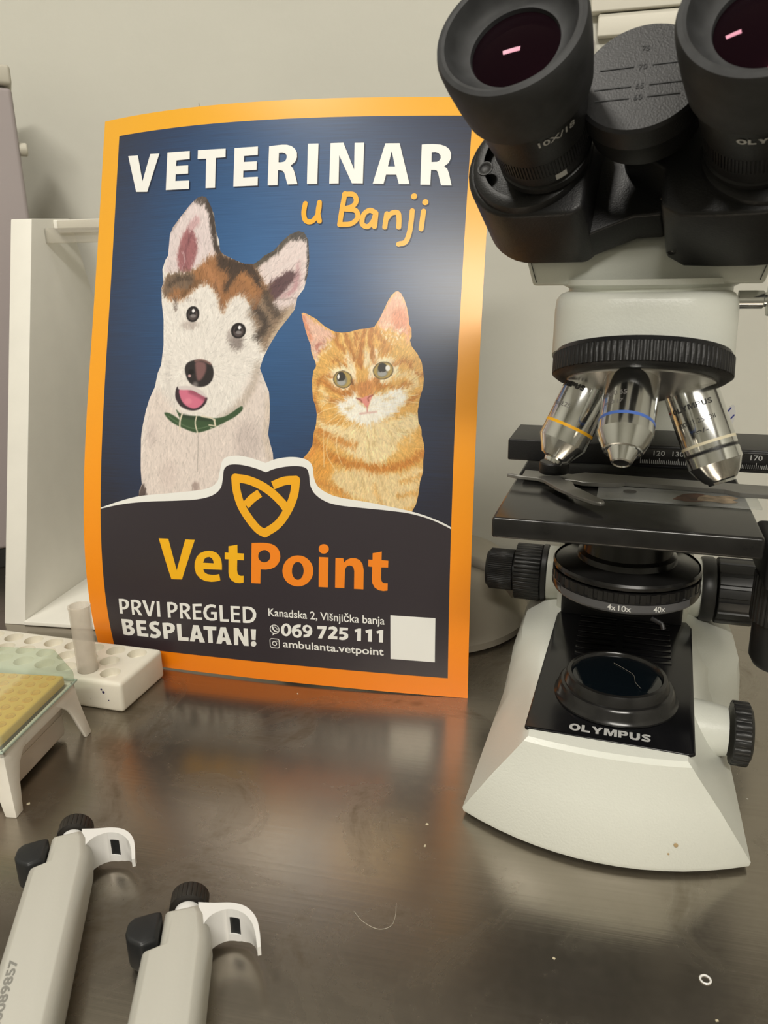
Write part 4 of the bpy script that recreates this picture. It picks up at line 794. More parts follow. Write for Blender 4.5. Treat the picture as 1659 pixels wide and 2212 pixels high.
letters('phone_number', WHITE, [([(167.5, 43.0), (167.4, 41.8), (167.0, 40.7), (166.5, 39.7), (165.8, 38.9), (165.0, 38.2), (164.2, 37.7), (163.3, 37.5), (162.4, 37.6), (161.6, 37.9), (160.8, 38.4), (160.2, 39.2), (159.8, 40.1), (159.6, 41.2), (159.5, 42.3), (159.7, 43.4), (160.0, 44.5), (160.6, 45.5), (161.2, 46.4), (162.0, 47.0), (162.9, 47.5), (163.8, 47.7), (164.7, 47.6), (165.5, 47.3), (166.2, 46.8), (166.8, 46.0), (167.2, 45.1), (167.5, 44.1)], [(165.1, 42.8), (165.0, 42.0), (164.8, 41.4), (164.6, 40.7), (164.3, 40.2), (164.0, 39.8), (163.7, 39.6), (163.3, 39.4), (163.0, 39.5), (162.6, 39.7), (162.3, 40.1), (162.1, 40.5), (162.0, 41.1), (161.9, 41.8), (161.9, 42.5), (162.0, 43.2), (162.1, 43.9), (162.3, 44.5), (162.6, 45.0), (162.9, 45.4), (163.3, 45.7), (163.6, 45.8), (164.0, 45.7), (164.3, 45.5), (164.6, 45.2), (164.8, 44.7), (165.0, 44.1), (165.0, 43.5)]),
 ([(175.0, 47.8), (174.7, 45.6), (172.6, 45.2), (170.8, 43.9), (173.0, 44.2), (175.0, 43.0), (175.6, 40.7), (174.6, 38.3), (172.4, 37.1), (170.0, 37.4), (168.4, 39.0), (167.7, 41.8), (168.3, 44.6), (169.9, 46.6), (172.5, 47.6)], [(173.2, 40.9), (173.1, 40.5), (173.0, 40.1), (172.8, 39.8), (172.5, 39.5), (172.2, 39.3), (171.9, 39.2), (171.6, 39.1), (171.3, 39.1), (170.9, 39.2), (170.7, 39.4), (170.4, 39.6), (170.3, 39.9), (170.2, 40.2), (170.2, 40.6), (170.2, 41.0), (170.3, 41.3), (170.5, 41.6), (170.8, 41.9), (171.1, 42.1), (171.4, 42.3), (171.7, 42.3), (172.1, 42.3), (172.4, 42.2), (172.7, 42.1), (172.9, 41.8), (173.0, 41.5), (173.1, 41.2)]),
 ([(176.5, 37.8), (176.7, 40.0), (178.8, 40.4), (180.7, 41.8), (178.6, 41.6), (176.7, 42.7), (176.0, 44.7), (176.9, 46.9), (179.3, 48.0), (181.8, 47.4), (183.3, 45.5), (183.5, 42.8), (182.6, 40.4), (180.5, 38.5)], [(181.3, 44.8), (181.3, 44.5), (181.2, 44.1), (181.0, 43.8), (180.7, 43.5), (180.4, 43.3), (180.1, 43.2), (179.8, 43.1), (179.5, 43.1), (179.1, 43.2), (178.9, 43.4), (178.6, 43.6), (178.5, 43.9), (178.4, 44.2), (178.4, 44.6), (178.4, 44.9), (178.5, 45.3), (178.7, 45.6), (179.0, 45.9), (179.3, 46.1), (179.6, 46.2), (179.9, 46.3), (180.2, 46.3), (180.5, 46.2), (180.8, 46.0), (181.0, 45.8), (181.2, 45.5), (181.3, 45.2)]),
 ([(187.4, 47.7), (194.4, 48.0), (194.2, 46.1), (190.6, 38.1), (187.6, 38.0), (191.3, 45.5), (187.3, 45.4)],),
 ([(195.7, 45.5), (196.1, 47.5), (199.4, 48.4), (201.7, 47.7), (202.5, 45.7), (201.3, 43.2), (199.2, 40.8), (202.2, 40.8), (202.1, 38.4), (195.1, 38.2), (195.2, 39.9), (198.3, 43.3), (199.5, 45.1), (198.9, 46.0), (197.3, 45.9)],),
 ([(204.0, 47.9), (210.3, 48.0), (210.1, 46.0), (206.3, 45.8), (206.0, 44.6), (208.6, 44.3), (210.3, 42.9), (210.2, 40.4), (208.1, 38.6), (205.5, 38.1), (203.3, 38.6), (203.9, 40.8), (205.9, 40.5), (207.4, 41.3), (207.4, 42.2), (206.2, 42.8), (203.6, 42.5)],),
 ([(215.0, 46.9), (217.9, 48.1), (219.9, 48.2), (219.6, 38.6), (216.7, 38.5), (217.0, 45.5), (215.4, 44.9)],), ([(223.0, 47.0), (225.9, 48.1), (227.9, 48.3), (227.7, 38.6), (224.8, 38.6), (225.1, 45.5), (223.4, 44.9)],), ([(231.1, 47.0), (234.0, 48.3), (236.1, 48.4), (235.8, 38.7), (232.9, 38.7), (233.1, 45.5), (231.5, 45.0)],)])
Print().text('Kanadska 2, Višnjička banja', 150.4, 237.0, 52.4, 6.0, .012, 1.0, y1=52.4).build('address_lettering', WHITE, .36)
Print().text('ambulanta.vetpoint', 160.4, 236.2, 28.6, 5.8, .014, 1.0, y1=28.6).build('handle_lettering', WHITE, .36)
ic = Print().ring((154.6, 42.3), 3.4, .6)
ic.poly([(153.0, 39.6), (152.7, 37.2), (155.0, 39.3)]).stroke([(153.2, 44.0), (153.5, 42.4), (155.0, 40.8), (156.4, 40.6)], 1.1).stroke([(154.8, 44.2), (156.2, 43.4), (156.5, 42.2)], .4)
ic.build('phone_icon', WHITE, .36)
ic = Print(); rr_ = arc(156.1, 33.1, 1.6, 0, 90, 5) + arc(152.1, 33.1, 1.6, 90, 180, 5) + arc(152.1, 29.1, 1.6, 180, 270, 5) + arc(156.1, 29.1, 1.6, 270, 360, 5)
for i in range(len(rr_)): ic.stroke([rr_[i], rr_[(i + 1) % len(rr_)]], .6)
ic.ring((154.1, 31.1), 1.6, .6).disc((156.1, 33.2), .4)
ic.build('camera_icon', WHITE, .36)
Print().poly([(241.2, 26.5), (273.2, 26.5), (273.2, 59.8), (241.2, 59.8)]).build('white_square', WHITE, .36)
# ------------------------------------------------------------------ microscope (own frame: x right, y away from the user, z up, origin on the optical axis)
mic = thing('microscope', 'white and black binocular laboratory microscope on the steel bench, right of the poster', 'microscope', (131, 388, 0), -18)

# base: a loft of closed outlines seen from above
def base_loop(z, wf, wr, yf, bow, yr, n=14):
    pts = []
    for i in range(n + 1):
        t = i / n; x = -wf + 2 * wf * t; pts.append((x, yf - bow * (1 - (x / wf) ** 2), z))
    m = 12
    for i in range(1, m): t = i / m; pts.append((wf + (wr - wf) * t, yf + (yr - yf) * t, z))
    for i in range(7): t = i / 6; pts.append((wr - 2 * wr * t, yr, z))
    for i in range(1, m): t = 1 - i / m; pts.append((-(wf + (wr - wf) * t), yf + (yr - yf) * t, z))
    return pts
def bulge(pts, k):
    """the flanks stand fuller towards the rear"""
    out = []
    for x, y, z in pts:
        t = max(0, min(1, (y + 10) / 110)); t = t * t * (3 - 2 * t)
        out.append((x * (1 + k * t), y, z))
    return out
Bs = MB()
b0 = base_loop(3, 74, 70, -50, 20, 206); b1 = base_loop(5.5, 74.5, 70.5, -50.3, 20.3, 206.5)
b2 = bulge(base_loop(34, 57, 58, -52.4, 11, 204), .20)
b3 = bulge(base_loop(52, 45.2, 48, -54.2, 5.2, 200), .34)
b4 = bulge(base_loop(57.5, 41.6, 46, -54.2, 4.2, 197), .12); b5 = base_loop(59.3, 39.6, 44.5, -52.0, 3.6, 194)
shift = lambda l: [(x - 3, y, z) for x, y, z in l]
lift = lambda l: [(x, y, z + (max(0, y + 45) * .035)) for x, y, z in l]
Bs.loft([shift(l) for l in (b0, b1, b2, b3, lift(b4), lift(b5))])
pod = lambda k, y, dx=0: [(x0 + (x1 - x0) * k + dx, y, z0 + (z1 - z0) * k) for (x0, z0), (x1, z1) in (((36, 58), (38, 62)), ((42, 55), (51, 60)), ((46, 49), (63, 54)), ((50, 40), (74, 48)), ((53, 33), (78.5, 43)), ((58, 20), (80.5, 30)), ((62, 7), (82.5, 7)), ((62, 3), (82.5, 3)), ((36, 3), (38, 3)))]
Bs.loft([pod(0, 34), pod(.45, 58), pod(.85, 84), pod(1, 104), pod(1, 140), pod(.92, 186), pod(.7, 205)])
base = Bs.build('base', M_white, mic, ang=28)
base['label'] = 'white flared base with a curved front'
for x in (-60, 52):
    for y in (-38, 165): MB().lathe([(0, 0), (7, 0), (7, 6), (0, 6)], T(x, y, 0), 24).build('foot', M_rub, mic)
# stains on the sloping front
st_ = MB()
for x, y, z, r in ((34.2, -63.2, 17.5, 1.1), (31.0, -64.9, 12.8, .55)):
    st_.lathe([(0, .25), (r * .8, .2), (r, 0)], frame((x, y, z), (1, 0, 0), (0, .3, .95), (0, -.95, .3)), 14)
st_.build('stain', mat('tan stain', (.40, .29, .15), .6), mic)

# glossy black top panel with its lettering, vents and field lens
tilt = .035
zt = lambda y: 59.4 + max(0, y + 45) * tilt
pp = [(-43.6, -45.5), (37.5, -47.0), (40.5, -45), (46.2, 96), (43.5, 104), (-38.5, 105), (-42, 96), (-45.6, -44)]
vs = [(x, y, zt(y) - 1.5) for x, y in pp] + [(x, y, zt(y) + .9) for x, y in pp]; n = len(pp)
panel = MB().raw(vs, [tuple(range(n))[::-1], tuple(range(n, 2 * n))] + [(i, (i + 1) % n, n + (i + 1) % n, n + i) for i in range(n)], bev=.8).build('top_panel', M_gloss, mic)
pn_ = MB(); logo_on(pn_, lambda x, y: (-22.5 + x, -42.2 + y, zt(-35) + 1.0), 41.5, 6.6)
pn_.build('maker_lettering', M_print, panel)
ve = MB()
for k in range(8):
    y = 42 + k * 7.6
    for x0, x1 in ((-26, -1.5), (3, 32)): ve.box((x0, y, zt(y) + .9), (x1, y + 4.2, zt(y) + 1.5), bev=.3, seg=2)
ve.build('vent_ribs', M_gloss, panel)
fl = MB().lathe([(34.2, zt(0) + .5), (34.2, 62.5), (32.5, 64.5), (32, 68), (30.6, 69.5), (29, 69.8), (28.2, 73.5), (27.2, 75.3), (25.3, 75.6), (24.6, 74.6), (24.4, 73.5)], n=72).build('field_lens_holder', M_stage, mic)
MB().lathe([(24.5, 73.6), (20, 74.3), (12, 75.0), (0, 75.3)], n=48).build('field_lens', M_field, fl)
MB().tube(smoothpath([(-2, 12, 75.4), (4, 6, 75.6), (9, 0, 75.6), (10, -8, 75.6), (13, -14, 75.4)], 5), .07, n=5).build('hair_fibre', M_hair, fl)

# arm: one C-shaped profile, with the rounded head block on top
Ar = MB()
prof = [(106, 58), (106, 160), (130, 176), (136, 200), (136, 236), (120, 258), (42, 260), (42, 284), (196, 284), (206, 262), (206, 120), (200, 58)]
Ar.prism(prof, -44, 44, frame((0, 0, 0), (0, 1, 0), (0, 0, 1), (1, 0, 0)), bev=5)
ng = arc(-15, -17, 27, 180, 270, 8) + arc(12, -17, 27, 270, 360, 8) + [(43, 47), (-43, 47)]
ng = [(max(-43, min(43, x * 1.02)), y) for x, y in ng]
ngr = lambda z, k, dy=0: [(x * k, (y + 17) * k - 17 + dy, z) for x, y in ng]
Ar.loft([[(x, y, 257 - (y + 27) * .30) for x, y, z in ngr(0, 1.01)], ngr(276, 1.0), ngr(281, .985), ngr(283.5, .94), ngr(284.5, .88)])
arm = Ar.build('arm', M_white, mic, ang=40)
MB().lathe([(38, 283), (38, 286), (41, 287.5), (41, 290)], T(0, 0, 0), 64).build('head_mount', M_white, mic)
MB().box((-40, 98, 64), (40, 108, 166), bev=2).box((-28, 70, 157), (28, 104, 169.6), bev=2).build('focus_block', M_black, mic)

# focus knobs left and right: a coarse knob and a fine one on each side
def knob_pair(sx, yc, zc):
    F = frame((0, yc, zc), (0, 1, 0), (0, 0, 1), (1, 0, 0)) if sx > 0 else frame((0, yc, zc), (0, -1, 0), (0, 0, 1), (-1, 0, 0))
    MB().lathe([(0, 42), (20, 42), (21, 43), (21, 53), (0, 53)], F, 48).build('knob_collar', M_white, mic)
    if sx < 0:
        MB().gear(21.2, 20.6, 40, 58, 77, F, duty=.7, bev=.5).lathe([(20, 53), (21.8, 54), (21.8, 57), (20, 58)], F, 48).build('coarse_focus_knob', M_grip, mic)
        MB().gear(15.6, 15.1, 64, 79, 97, F, duty=.5, bev=.4).lathe([(12, 76), (12, 80)], F, 40).lathe([(14.8, 97), (13, 99.2), (0, 99.6)], F, 40).build('fine_focus_knob', M_grip, mic)
    else:
        MB().lathe([(20, 52), (22.4, 52.5), (23, 54), (23, 60), (22, 61.5), (19, 62)], F, 56).build('tension_ring', M_grip, mic)
        MB().gear(23.4, 22.4, 16, 63, 87, F, duty=.62, bev=.6).build('coarse_focus_knob', M_grip, mic)
        MB().gear(16.0, 15.5, 60, 87, 103, F, duty=.5, bev=.4).build('fine_focus_knob', M_grip, mic)
knob_pair(-1, 138, 78); knob_pair(1, 138, 78)

# brightness dial in the recess of the right flank
F = frame((0, 16, 39), (0, 1, 0), (0, 0, 1), (1, 0, 0))
MB().lathe([(17, 40), (15.5, 54), (14, 62.5), (0, 63)], F, 48).build('dial_recess', M_white, mic)
MB().gear(18.3, 17.4, 22, 65, 74, F, duty=.62, bev=.6).lathe([(17, 74), (15, 75.4), (0, 75.8)], F, 44).build('brightness_dial', M_grip, mic)

# condenser under the stage
cd = MB().lathe([(0, 112), (30, 112), (34, 114.5), (37.9, 117), (38.9, 119), (38.9, 122.5), (38, 123)], T(0, 0, 12), n=84)
cd.gear(38.6, 37.9, 46, 132.5, 139.5, duty=.5).lathe([(38.4, 129.3), (38.6, 131), (37.8, 132.2), (37, 131.6), (26, 134), (25.5, 137), (23.5, 138.5), (23, 150), (22, 157.8)], T(0, 0, 12), n=84)
cond = cd.build('condenser', M_stage, mic, ang=30)
MB().lathe([(38.3, 117.2), (39.15, 118.4), (39.15, 122.3)], T(0, 0, 12), 40, 215, 325).build('aperture_scale', M_scale, cond)
def on_drum(r, zc, a0):
    def f(x, y):
        a = R(a0) + x / r; return (r * math.cos(a), r * math.sin(a), zc + y)
    return f
cs = MB()
for s_, a0, w in (('4x', 258.6, 4.2), ('10x', 266.5, 6.2), ('40x', 291.5, 6.2)): text_on(cs, s_, on_drum(39.3, 130.7, a0), w, 3.0, .01)
cs.build('scale_lettering', mat('white print', (.75, .75, .73), .5), cond)
MB().tube([(14, -33, 126), (19, -35, 124.5), (20, -36, 122)], 1.2).build('aperture_lever', M_black, cond)

# stage
stg = MB().box((-64.5, -56, 169.5), (57, 74, 180), bev=1.6).build('stage', M_stage, mic)
stg['label'] = 'glossy black rectangular stage plate'
rail = MB().box((-76, 66, 180.5), (112, 118, 194), bev=1).build('stage_rail', M_black, mic)
MB().box((0, 65.4, 182), (110, 66.4, 192.5), bev=.3).build('scale_plate', M_stage, rail)
tk = MB()
for k in range(0, 70):
    x = 4 + k * 1.06; h = 3.6 if k % 10 == 0 else 2.8 if k % 5 == 0 else 2.2
    tk.box((x, 65.2, 183.2), (x + .28, 65.5, 183.2 + h))
fs_ = lambda x0: (lambda x, y: (x0 + x, 65.15, 188.3 + y))
for s_, x0 in (('120', 11.2), ('130', 21.8), ('140', 32.4), ('150', 43.0), ('160', 53.6), ('170', 64.2)): text_on(tk, s_, fs_(x0), 6.4, 2.9, .01)
tk.build('scale_marks', mat('grey print', (.42, .42, .41), .5), rail)
hold = MB().prism([(-60, 16), (-30, 12), (-26, 9.5), (-8, 10.5), (-4, 14.5), (46, 12), (53, 7), (112, 7.5), (112, 24), (60, 26), (-26, 32), (-33, 26), (-60, 30)], 181.2, 183.6, bev=.3, seg=1).build('slide_holder', M_holder, mic)
lv = [(-66.5, 10.5), (-60, 7.5), (-52, 6.0), (-44, 8), (-38, 10), (-36, 4), (-30.5, -1), (-29, -9), (-20, -22), (-13.2, -33), (-12.6, -36), (-14.5, -37.4), (-18, -36.2), (-28, -27), (-38, -14), (-46, 0), (-50, 3.2), (-60, 5), (-67.5, 8.6)]
MB().prism(lv, 184.0, 186.0, bev=.35, seg=1).build('slide_clip_lever', M_holder, hold)
MB().lathe([(0, 186), (7.9, 186), (8.2, 186.5), (8.2, 191.6), (7.6, 192.4), (0, 192.6)], T(-42.6, 18, 0), 40).build('clip_knob', M_black, hold)
MB().lathe([(0, 192.4), (.8, 192.4), (.8, 192.8), (0, 192.8)], T(-43.5, 16, 0), 12).build('clip_screw', M_steel, hold)
# coaxial stage drive under the right corner
MB().box((61, -44, 150), (96, 2, 172), bev=3).build('drive_bracket', M_black, mic)
MB().gear(17.0, 16.3, 40, 128, 152, T(77, -22, 0), duty=.6, bev=.4).lathe([(15.5, 128), (15.2, 126), (15, 108), (13, 104), (0, 103)], T(77, -22, 0), 48).build('stage_drive_knob', M_grip, mic)
MB().lathe([(0, 166.5), (3, 166.5), (3.4, 168), (3.2, 169.6)], T(48, -40, 0), 18).build('stage_screw', M_chrome, mic)

# nosepiece and its objectives
Nz = Vector((-1, -27, 248)); tt = R(17)
nn = Vector((0, -math.sin(tt), -math.cos(tt))); ff = Vector((0, -math.cos(tt), math.sin(tt)))
FN = frame(Nz, (1, 0, 0), tuple(-ff), tuple(-nn))            # z of this frame points up out of the stand
nose = MB().gear(40.6, 40.1, 96, -2.5, 6.5, FN, duty=.5, bev=.3).lathe([(33, -4.6), (38, -4.2), (40.2, -2.6)], FN, 72).lathe([(40.2, 6.4), (39, 8.6), (20, 9), (0, 9)], FN, 72).build('nosepiece_ring', M_black, mic)
MB().lathe([(0, -13), (10, -13), (24, -9), (33.5, -5.4), (33.5, -4.2)], FN, 64).build('nosepiece_cone', M_cone, nose)
def objective(az, prof, bands, glass_r, glass_z, name, label, hh=22, rb=20.5):
    """prof runs from the thread (z = 0) down to the tip"""
    a = R(az); d = ff * math.cos(a) + Vector((1, 0, 0)) * math.sin(a)
    ax = (nn * math.cos(R(hh)) + d * math.sin(R(hh))).normalized(); st = Nz + rb * d + nn * 3
    zc = ax
    xv = (Vector((0, -1, 0)) - ax * ax.dot(Vector((0, -1, 0)))).normalized(); yv = zc.cross(xv)   # x of the frame faces the user
    Fo = frame(st, xv, yv, zc)
    o = MB().lathe([(0, 0)] + prof, Fo, 64).build(name, M_chrome, mic, ang=20); o['label'] = label
    for r, z0, z1, m in bands: MB().lathe([(r - .1, z0 - .02), (r + .06, z0), (r + .06, z1), (r - .1, z1 + .02)], Fo, 64).build('colour_band' if m not in (M_printd, M_black) else 'groove', m, o)
    MB().lathe([(glass_r, glass_z), (0, glass_z + .01)], Fo, 32).build('front_lens', M_gloss, o)
    return o, Fo
def on_barrel(Fo, r, z, ang0, sgn=1):
    def f(x, y):
        a = R(ang0) + sgn * x / r
        return tuple(Fo @ Vector((r * math.cos(a), r * math.sin(a), z - y)))
    return f
o40, F40 = objective(-8, [(11, 0), (12.0, 3), (12.0, 33), (11.9, 33.2), (9.0, 39.8), (8.4, 40.8), (7.7, 41.0), (7.3, 40.1), (6.9, 40.0), (6.5, 41.2), (4.3, 46), (3.7, 46.5), (3.2, 46.1)], [(12.0, 27.2, 28.6, M_blue)], 3.2, 45.9, 'objective', 'chrome objective with a blue band, at the front')
o10, F10 = objective(-90, [(11, 0), (11.9, 3), (11.9, 34), (11.8, 34.3), (7.2, 42), (4.6, 43), (4.4, 44.5), (4.0, 45), (3.2, 44.6)], [(11.9, 26, 27.4, M_yel)], 3.2, 44.5, 'objective', 'chrome objective with a yellow band, on the left')
o100, F100 = objective(90, [(11, 0), (12.0, 3), (12.0, 34.2), (11.6, 34.4), (11.6, 35.8), (12.0, 36), (12.0, 41), (11.8, 41.3), (9.6, 45.6), (7.2, 48.8), (6.2, 49.4), (5.8, 50.5), (5.0, 50.3)], [(12.0, 30.6, 31.9, M_cream), (11.62, 34.5, 35.7, M_black)], 5.0, 50.2, 'objective', 'long chrome objective with cream and black bands, on the right')
o4, F4 = objective(192, [(11, 0), (11.8, 3), (11.8, 18), (8, 24), (7, 28), (6.4, 28)], [(11.8, 14, 15.2, mat('red band', (.5, .03, .02), .4))], 6.0, 27.6, 'objective', 'short chrome objective with a red band, at the rear')
for obj_, Fo, rows in ((o100, F100, (('OLYMPUS', 12.4, 10, 19.5, 2.5, M_printd, .03), ('100x/1.25 Oil', 19.6, 10, 17.5, 2.2, M_printd, 0), ('∞/-', 24.6, 8, 7, 2.0, M_printd, .02))),
                       (o10, F10, (('OLYMPUS', 7, 55, 19.5, 2.6, M_printd, .03), ('10x/0.25', 17, 50, 12, 2.2, M_prints, 0))),
                       (o40, F40, (('40x/0.65', 17, 38, 12.5, 2.2, M_prints, 0), ('∞/0.17', 21.5, 36, 9, 1.8, M_prints, 0)))):
    for s_, z, cen, w, h, m, off in rows:
        tx = MB(); (lambda m_, t_, f_, a_, b_, c_: logo_on(m_, f_, a_, b_) if t_ == 'OLYMPUS' else text_on(m_, t_, f_, a_, b_, c_))(tx, s_, on_barrel(Fo, 12.06, z + h, cen + math.degrees(w / 2 / 12), -1), w, h, off)
        tx.build('engraving', m, obj_)

# binocular head, swung a little to the left on the stand
HD = RZ(-8)
hb = MB().loft([[(-51.5, -22, 287.5), (50.5, -22, 287.5), (46, 46, 287.5), (-46, 46, 287.5)], [(-52, -22.5, 288.5), (51, -22.5, 288.5), (46.5, 46.5, 288.5), (-46.5, 46.5, 288.5)], [(-56.5, -22.5, 303), (55, -22.5, 303), (51, 49, 305), (-51, 49, 305)], [(-57, -14, 314), (55.5, -14, 314), (51, 49, 340), (-51, 49, 340)]], HD, bev=1.5)
hbox = hb.build('head_body', M_white, mic); hbox['label'] = 'cream box under the eyepieces'
for s_ in (-1, 1): MB().tube([(s_ * 53.6 - .5, -22.8, 302), (s_ * 49.4 - .5, -22.6, 289)], .18, HD, n=6).build('seam', M_rub, hbox)
# thumb screw on the right
FT = frame((0, -6, 280), (0, 1, 0), (0, 0, 1), (1, 0, 0))
th = MB().lathe([(0, 40), (4.2, 40), (4.2, 50.5), (3.4, 51), (3.4, 52)], FT, 32).gear(7.4, 6.9, 36, 52.6, 64, FT, duty=.5, bev=.3).build('thumb_screw', M_chrome, mic)

ca, sa = math.cos(R(30)), math.sin(R(30))
def eframe(x, dz=0):   # x right, y up the face, z out of the eyepiece towards the user; origin at the eyecup rim
    return HD @ frame((x, -112, 371 + dz), (1, 0, 0), (0, sa, ca), (0, -ca, sa))
E0 = eframe(0)
# hinged prism housings: outlines in the face plane, pushed back along the tubes
left_p = arc(-49.5, 4, 26.5, 90, 270, 18) + [(-25, -22.5), (-21, -19.5), (-21, 30.5)]
wing_p = [(-30, -20.4), (-22, -19.5), (-4, -11.5), (8, -11), (12, 6), (8, 24), (0, 31), (-30, 29)]
right_p = [(10, -20), (11, -21.8), (18, -26.2), (32, -27)] + arc(46, -2, 25, 270, 450, 18) + [(20, 30), (-4, 33), (-14, 24), (-10, 10), (9.5, -5.5)]
hl_ = MB().prism(left_p, -109, -69, E0, bev=2.2).prism(wing_p, -108, -90, E0, bev=1.2).build('prism_housing', M_black, mic)
hr_ = MB().prism(right_p, -107, -68, E0, bev=1.8).build('prism_housing', M_black, mic)
for par, s_, dy in ((hl_, -1, 0), (hr_, 1, -3)):
    MB().lathe([(25.4, -71.5), (25.6, -69), (24.8, -66), (22.5, -65), (20, -65.2)], E0 @ T(s_ * 47.4, 4 + dy, 0), 56).build('face_ring', M_black, par)
    MB().lathe([(3.6, -64.95), (3.4, -64.7), (2.6, -64.7), (2.3, -64.9), (0, -64.9)], E0 @ T(s_ * 66, -1 + dy, 0), 20).build('face_screw', M_black, par)
for par, x, y, z in ((hl_, -25.5, -19.0, -100), (hl_, -27, -18.0, -74), (hr_, 13.0, -22.2, -99), (hr_, 10.6, -13, -74)):
    MB().lathe([(1.7, .3), (1.4, .5), (.8, .2), (0, .2)], E0 @ frame((x, y - 1.6, z), (1, 0, 0), (0, 0, 1), (0, -1, 0)), 16).build('screw', M_stage, par)
# hinge drum with embossed spacing scale
dr = MB().lathe([(0, -40), (23.2, -40), (24.3, -41.2), (24.3, -50), (23.4, -51), (22, -62)], E0 @ T(0, 15, 0), 72).build('hinge_drum', M_black, mic)
em_ = MB()
for y, x1 in ((4.5, 16), (-4.2, 17), (-9.4, 16)):
    for a_, b__ in ((-x1, -3.4), (3.4, x1 - 1)): em_.box((a_, y - .25, -40.1), (b__, y + .25, -39.7), E0 @ T(0, 15, 0))
for s_, y in (('75', 11.2), ('70', 3), ('65', -5.4), ('60', -10.4)):
    v, f = text_geo(s_, .01); em_.raw([tuple((E0 @ T(-1.6, 15 + y, 0)) @ Vector((a_ * 2.3, c_ * 2.3, -39.75))) for a_, c_ in v], f, fix=False)
em_.build('spacing_scale', M_rub, dr)
# eyepieces
def eyepiece(x, lettering, side):
    Fe = eframe(x, 4 if side < 0 else .5)
    tubeb = MB().lathe([(19.6, -66), (19.6, -63), (18.6, -62.5), (18.6, -61)], Fe, 64)
    ep = tubeb.lathe([(18.8, -61), (19.6, -60.5), (19.6, -56.4), (19, -56)], Fe, 64).gear(19.9, 19.4, 90, -56, -48.5, Fe, duty=.5).lathe([(19.2, -48.5), (20.2, -48), (20.7, -46), (21.8, -37), (22.6, -33), (23.2, -28)], Fe, 72).build('eyepiece', M_black, mic)
    MB().lathe([(23.2, -30), (25.0, -28), (26.2, -20), (27.3, -10), (27.6, -3), (26.8, -.6), (25.2, 0), (24.0, -.4), (22.6, -3.5), (21, -6.2), (18.5, -8), (16.6, -8.4), (16.2, -10)], Fe, 80).build('eyecup', M_rub, ep)
    MB().lathe([(16.3, -10), (13, -8.9), (8, -7.9), (4, -7.5), (0, -7.4)], Fe, 56).build('eye_lens', M_lens, ep)
    def drum(z, a0, r=21.8):
        def f(u, v):
            a = R(a0) + u / r; rr = r + .12; return tuple(Fe @ Vector(((rr + .2 * v) * math.cos(a), (rr + .2 * v) * math.sin(a), z + v)))
        return f
    tx = MB()
    if side < 0: text_on(tx, '10X/18', drum(-36, -72, 22.1), 15.5, 3.4, .015)
    else: logo_on(tx, drum(-36.5, -106, 22.05), 24, 3.2)
    tx.build('lettering', M_print, ep)
    MB().lathe([(19.75, -60), (19.75, -57)], Fe, 8, 296, 310).build('index_mark', M_print, ep)
    return ep
eyepiece(-39.5, '10X/18', -1); eyepiece(43, 'OLYMPUS', 1)

# the slide on the stage and the oval tag behind the objectives
sl = thing('microscope_slide', 'glass specimen slide with a pale smear clamped on the black microscope stage', 'slide', (131, 388, 180.2), -18)
MB().box((-17.5, -11, 0), (61.5, 13.8, 1.05), bev=.12, seg=1).build('glass', M_slide, sl)
blobp = lambda pts: [p[:2] for p in smoothpath([(x, y, 0) for x, y in pts + pts[:1]], 5)][:-1]
MB().prism(blobp([(20, -5), (26, 6), (34, 9), (38, 3), (34, -6), (27, -8)]), 1.1, 1.13).build('smear', mat('painted brown reflection', (.13, .055, .03), .5, noise=.5, nscale=160, alpha=.7), sl)  # brown reflection on the glass, put in as a flat coloured patch
MB().prism(blobp([(32, -5), (33, 2), (37, 7), (41, 6), (47, 8), (52, 4), (49, 0), (51, -4), (44, -7), (38, -5)]), 1.15, 1.18).build('smear', mat('pale tissue smear', (.40, .30, .20), .5, noise=.5, nscale=180, alpha=.75), sl)
MB().lathe([(0, 1.1), (3.4, 1.1), (3.4, 1.35), (0, 1.35)], T(-1, 4, 0), 20).build('grey_dot', mat('grey stain', (.07, .068, .065), .5), sl)
# ------------------------------------------------------------------ white tilted rack behind the poster
rk = thing('drying_rack', 'white board rack with a slanted side panel and clear bar, behind the poster', 'rack', (-323, 626, 0), -10)
side = [(0, 0), (276, 0), (185, 275), (157, 351), (96, 347)]
SF = frame((0, 0, 0), (0, 1, 0), (0, 0, 1), (1, 0, 0))
MB().prism(side, -20.5, 0, SF, bev=.8, seg=2).build('side_panel', M_rackw, rk)
MB().prism(side, 236, 256, SF, bev=.8, seg=2).build('side_panel', M_rackw, rk)
MB().box((0, -1, .5), (236, 262, 4), bev=.4).build('base_board', M_rackw, rk)
MB().box((0, 112, 327), (236, 115.5, 340), bev=.8).box((16, 108, 335), (220, 112, 346), bev=.8).build('clear_bar', M_clear, rk)
MB().box((0, 128, 340), (236, 153, 348), bev=1).build('top_rail', M_rackw, rk)

# ------------------------------------------------------------------ mauve cabinet at the left edge
cb = thing('bench_cabinet', 'mauve grey instrument cabinet with a beige lid at the far left', 'cabinet', (-342, 800, 0), 25)
MB().box((-300, 0, 22), (0, 92, 468), bev=4).build('body', M_cab, cb)
MB().box((-301, -1, 470), (1, 93, 487), bev=3).build('lid', M_cabt, cb)
MB().box((-294, 5, 0), (-6, 86, 23), bev=1).build('plinth', M_dark, cb)
MB().lathe([(0, 0), (4, 0), (4, 3), (6, 4), (6, 10), (5, 11), (0, 11)], frame((-4, 8, 416), (0, 1, 0), (0, 0, 1), (1, 0, 0)), 24).build('latch_knob', M_cabt, cb)

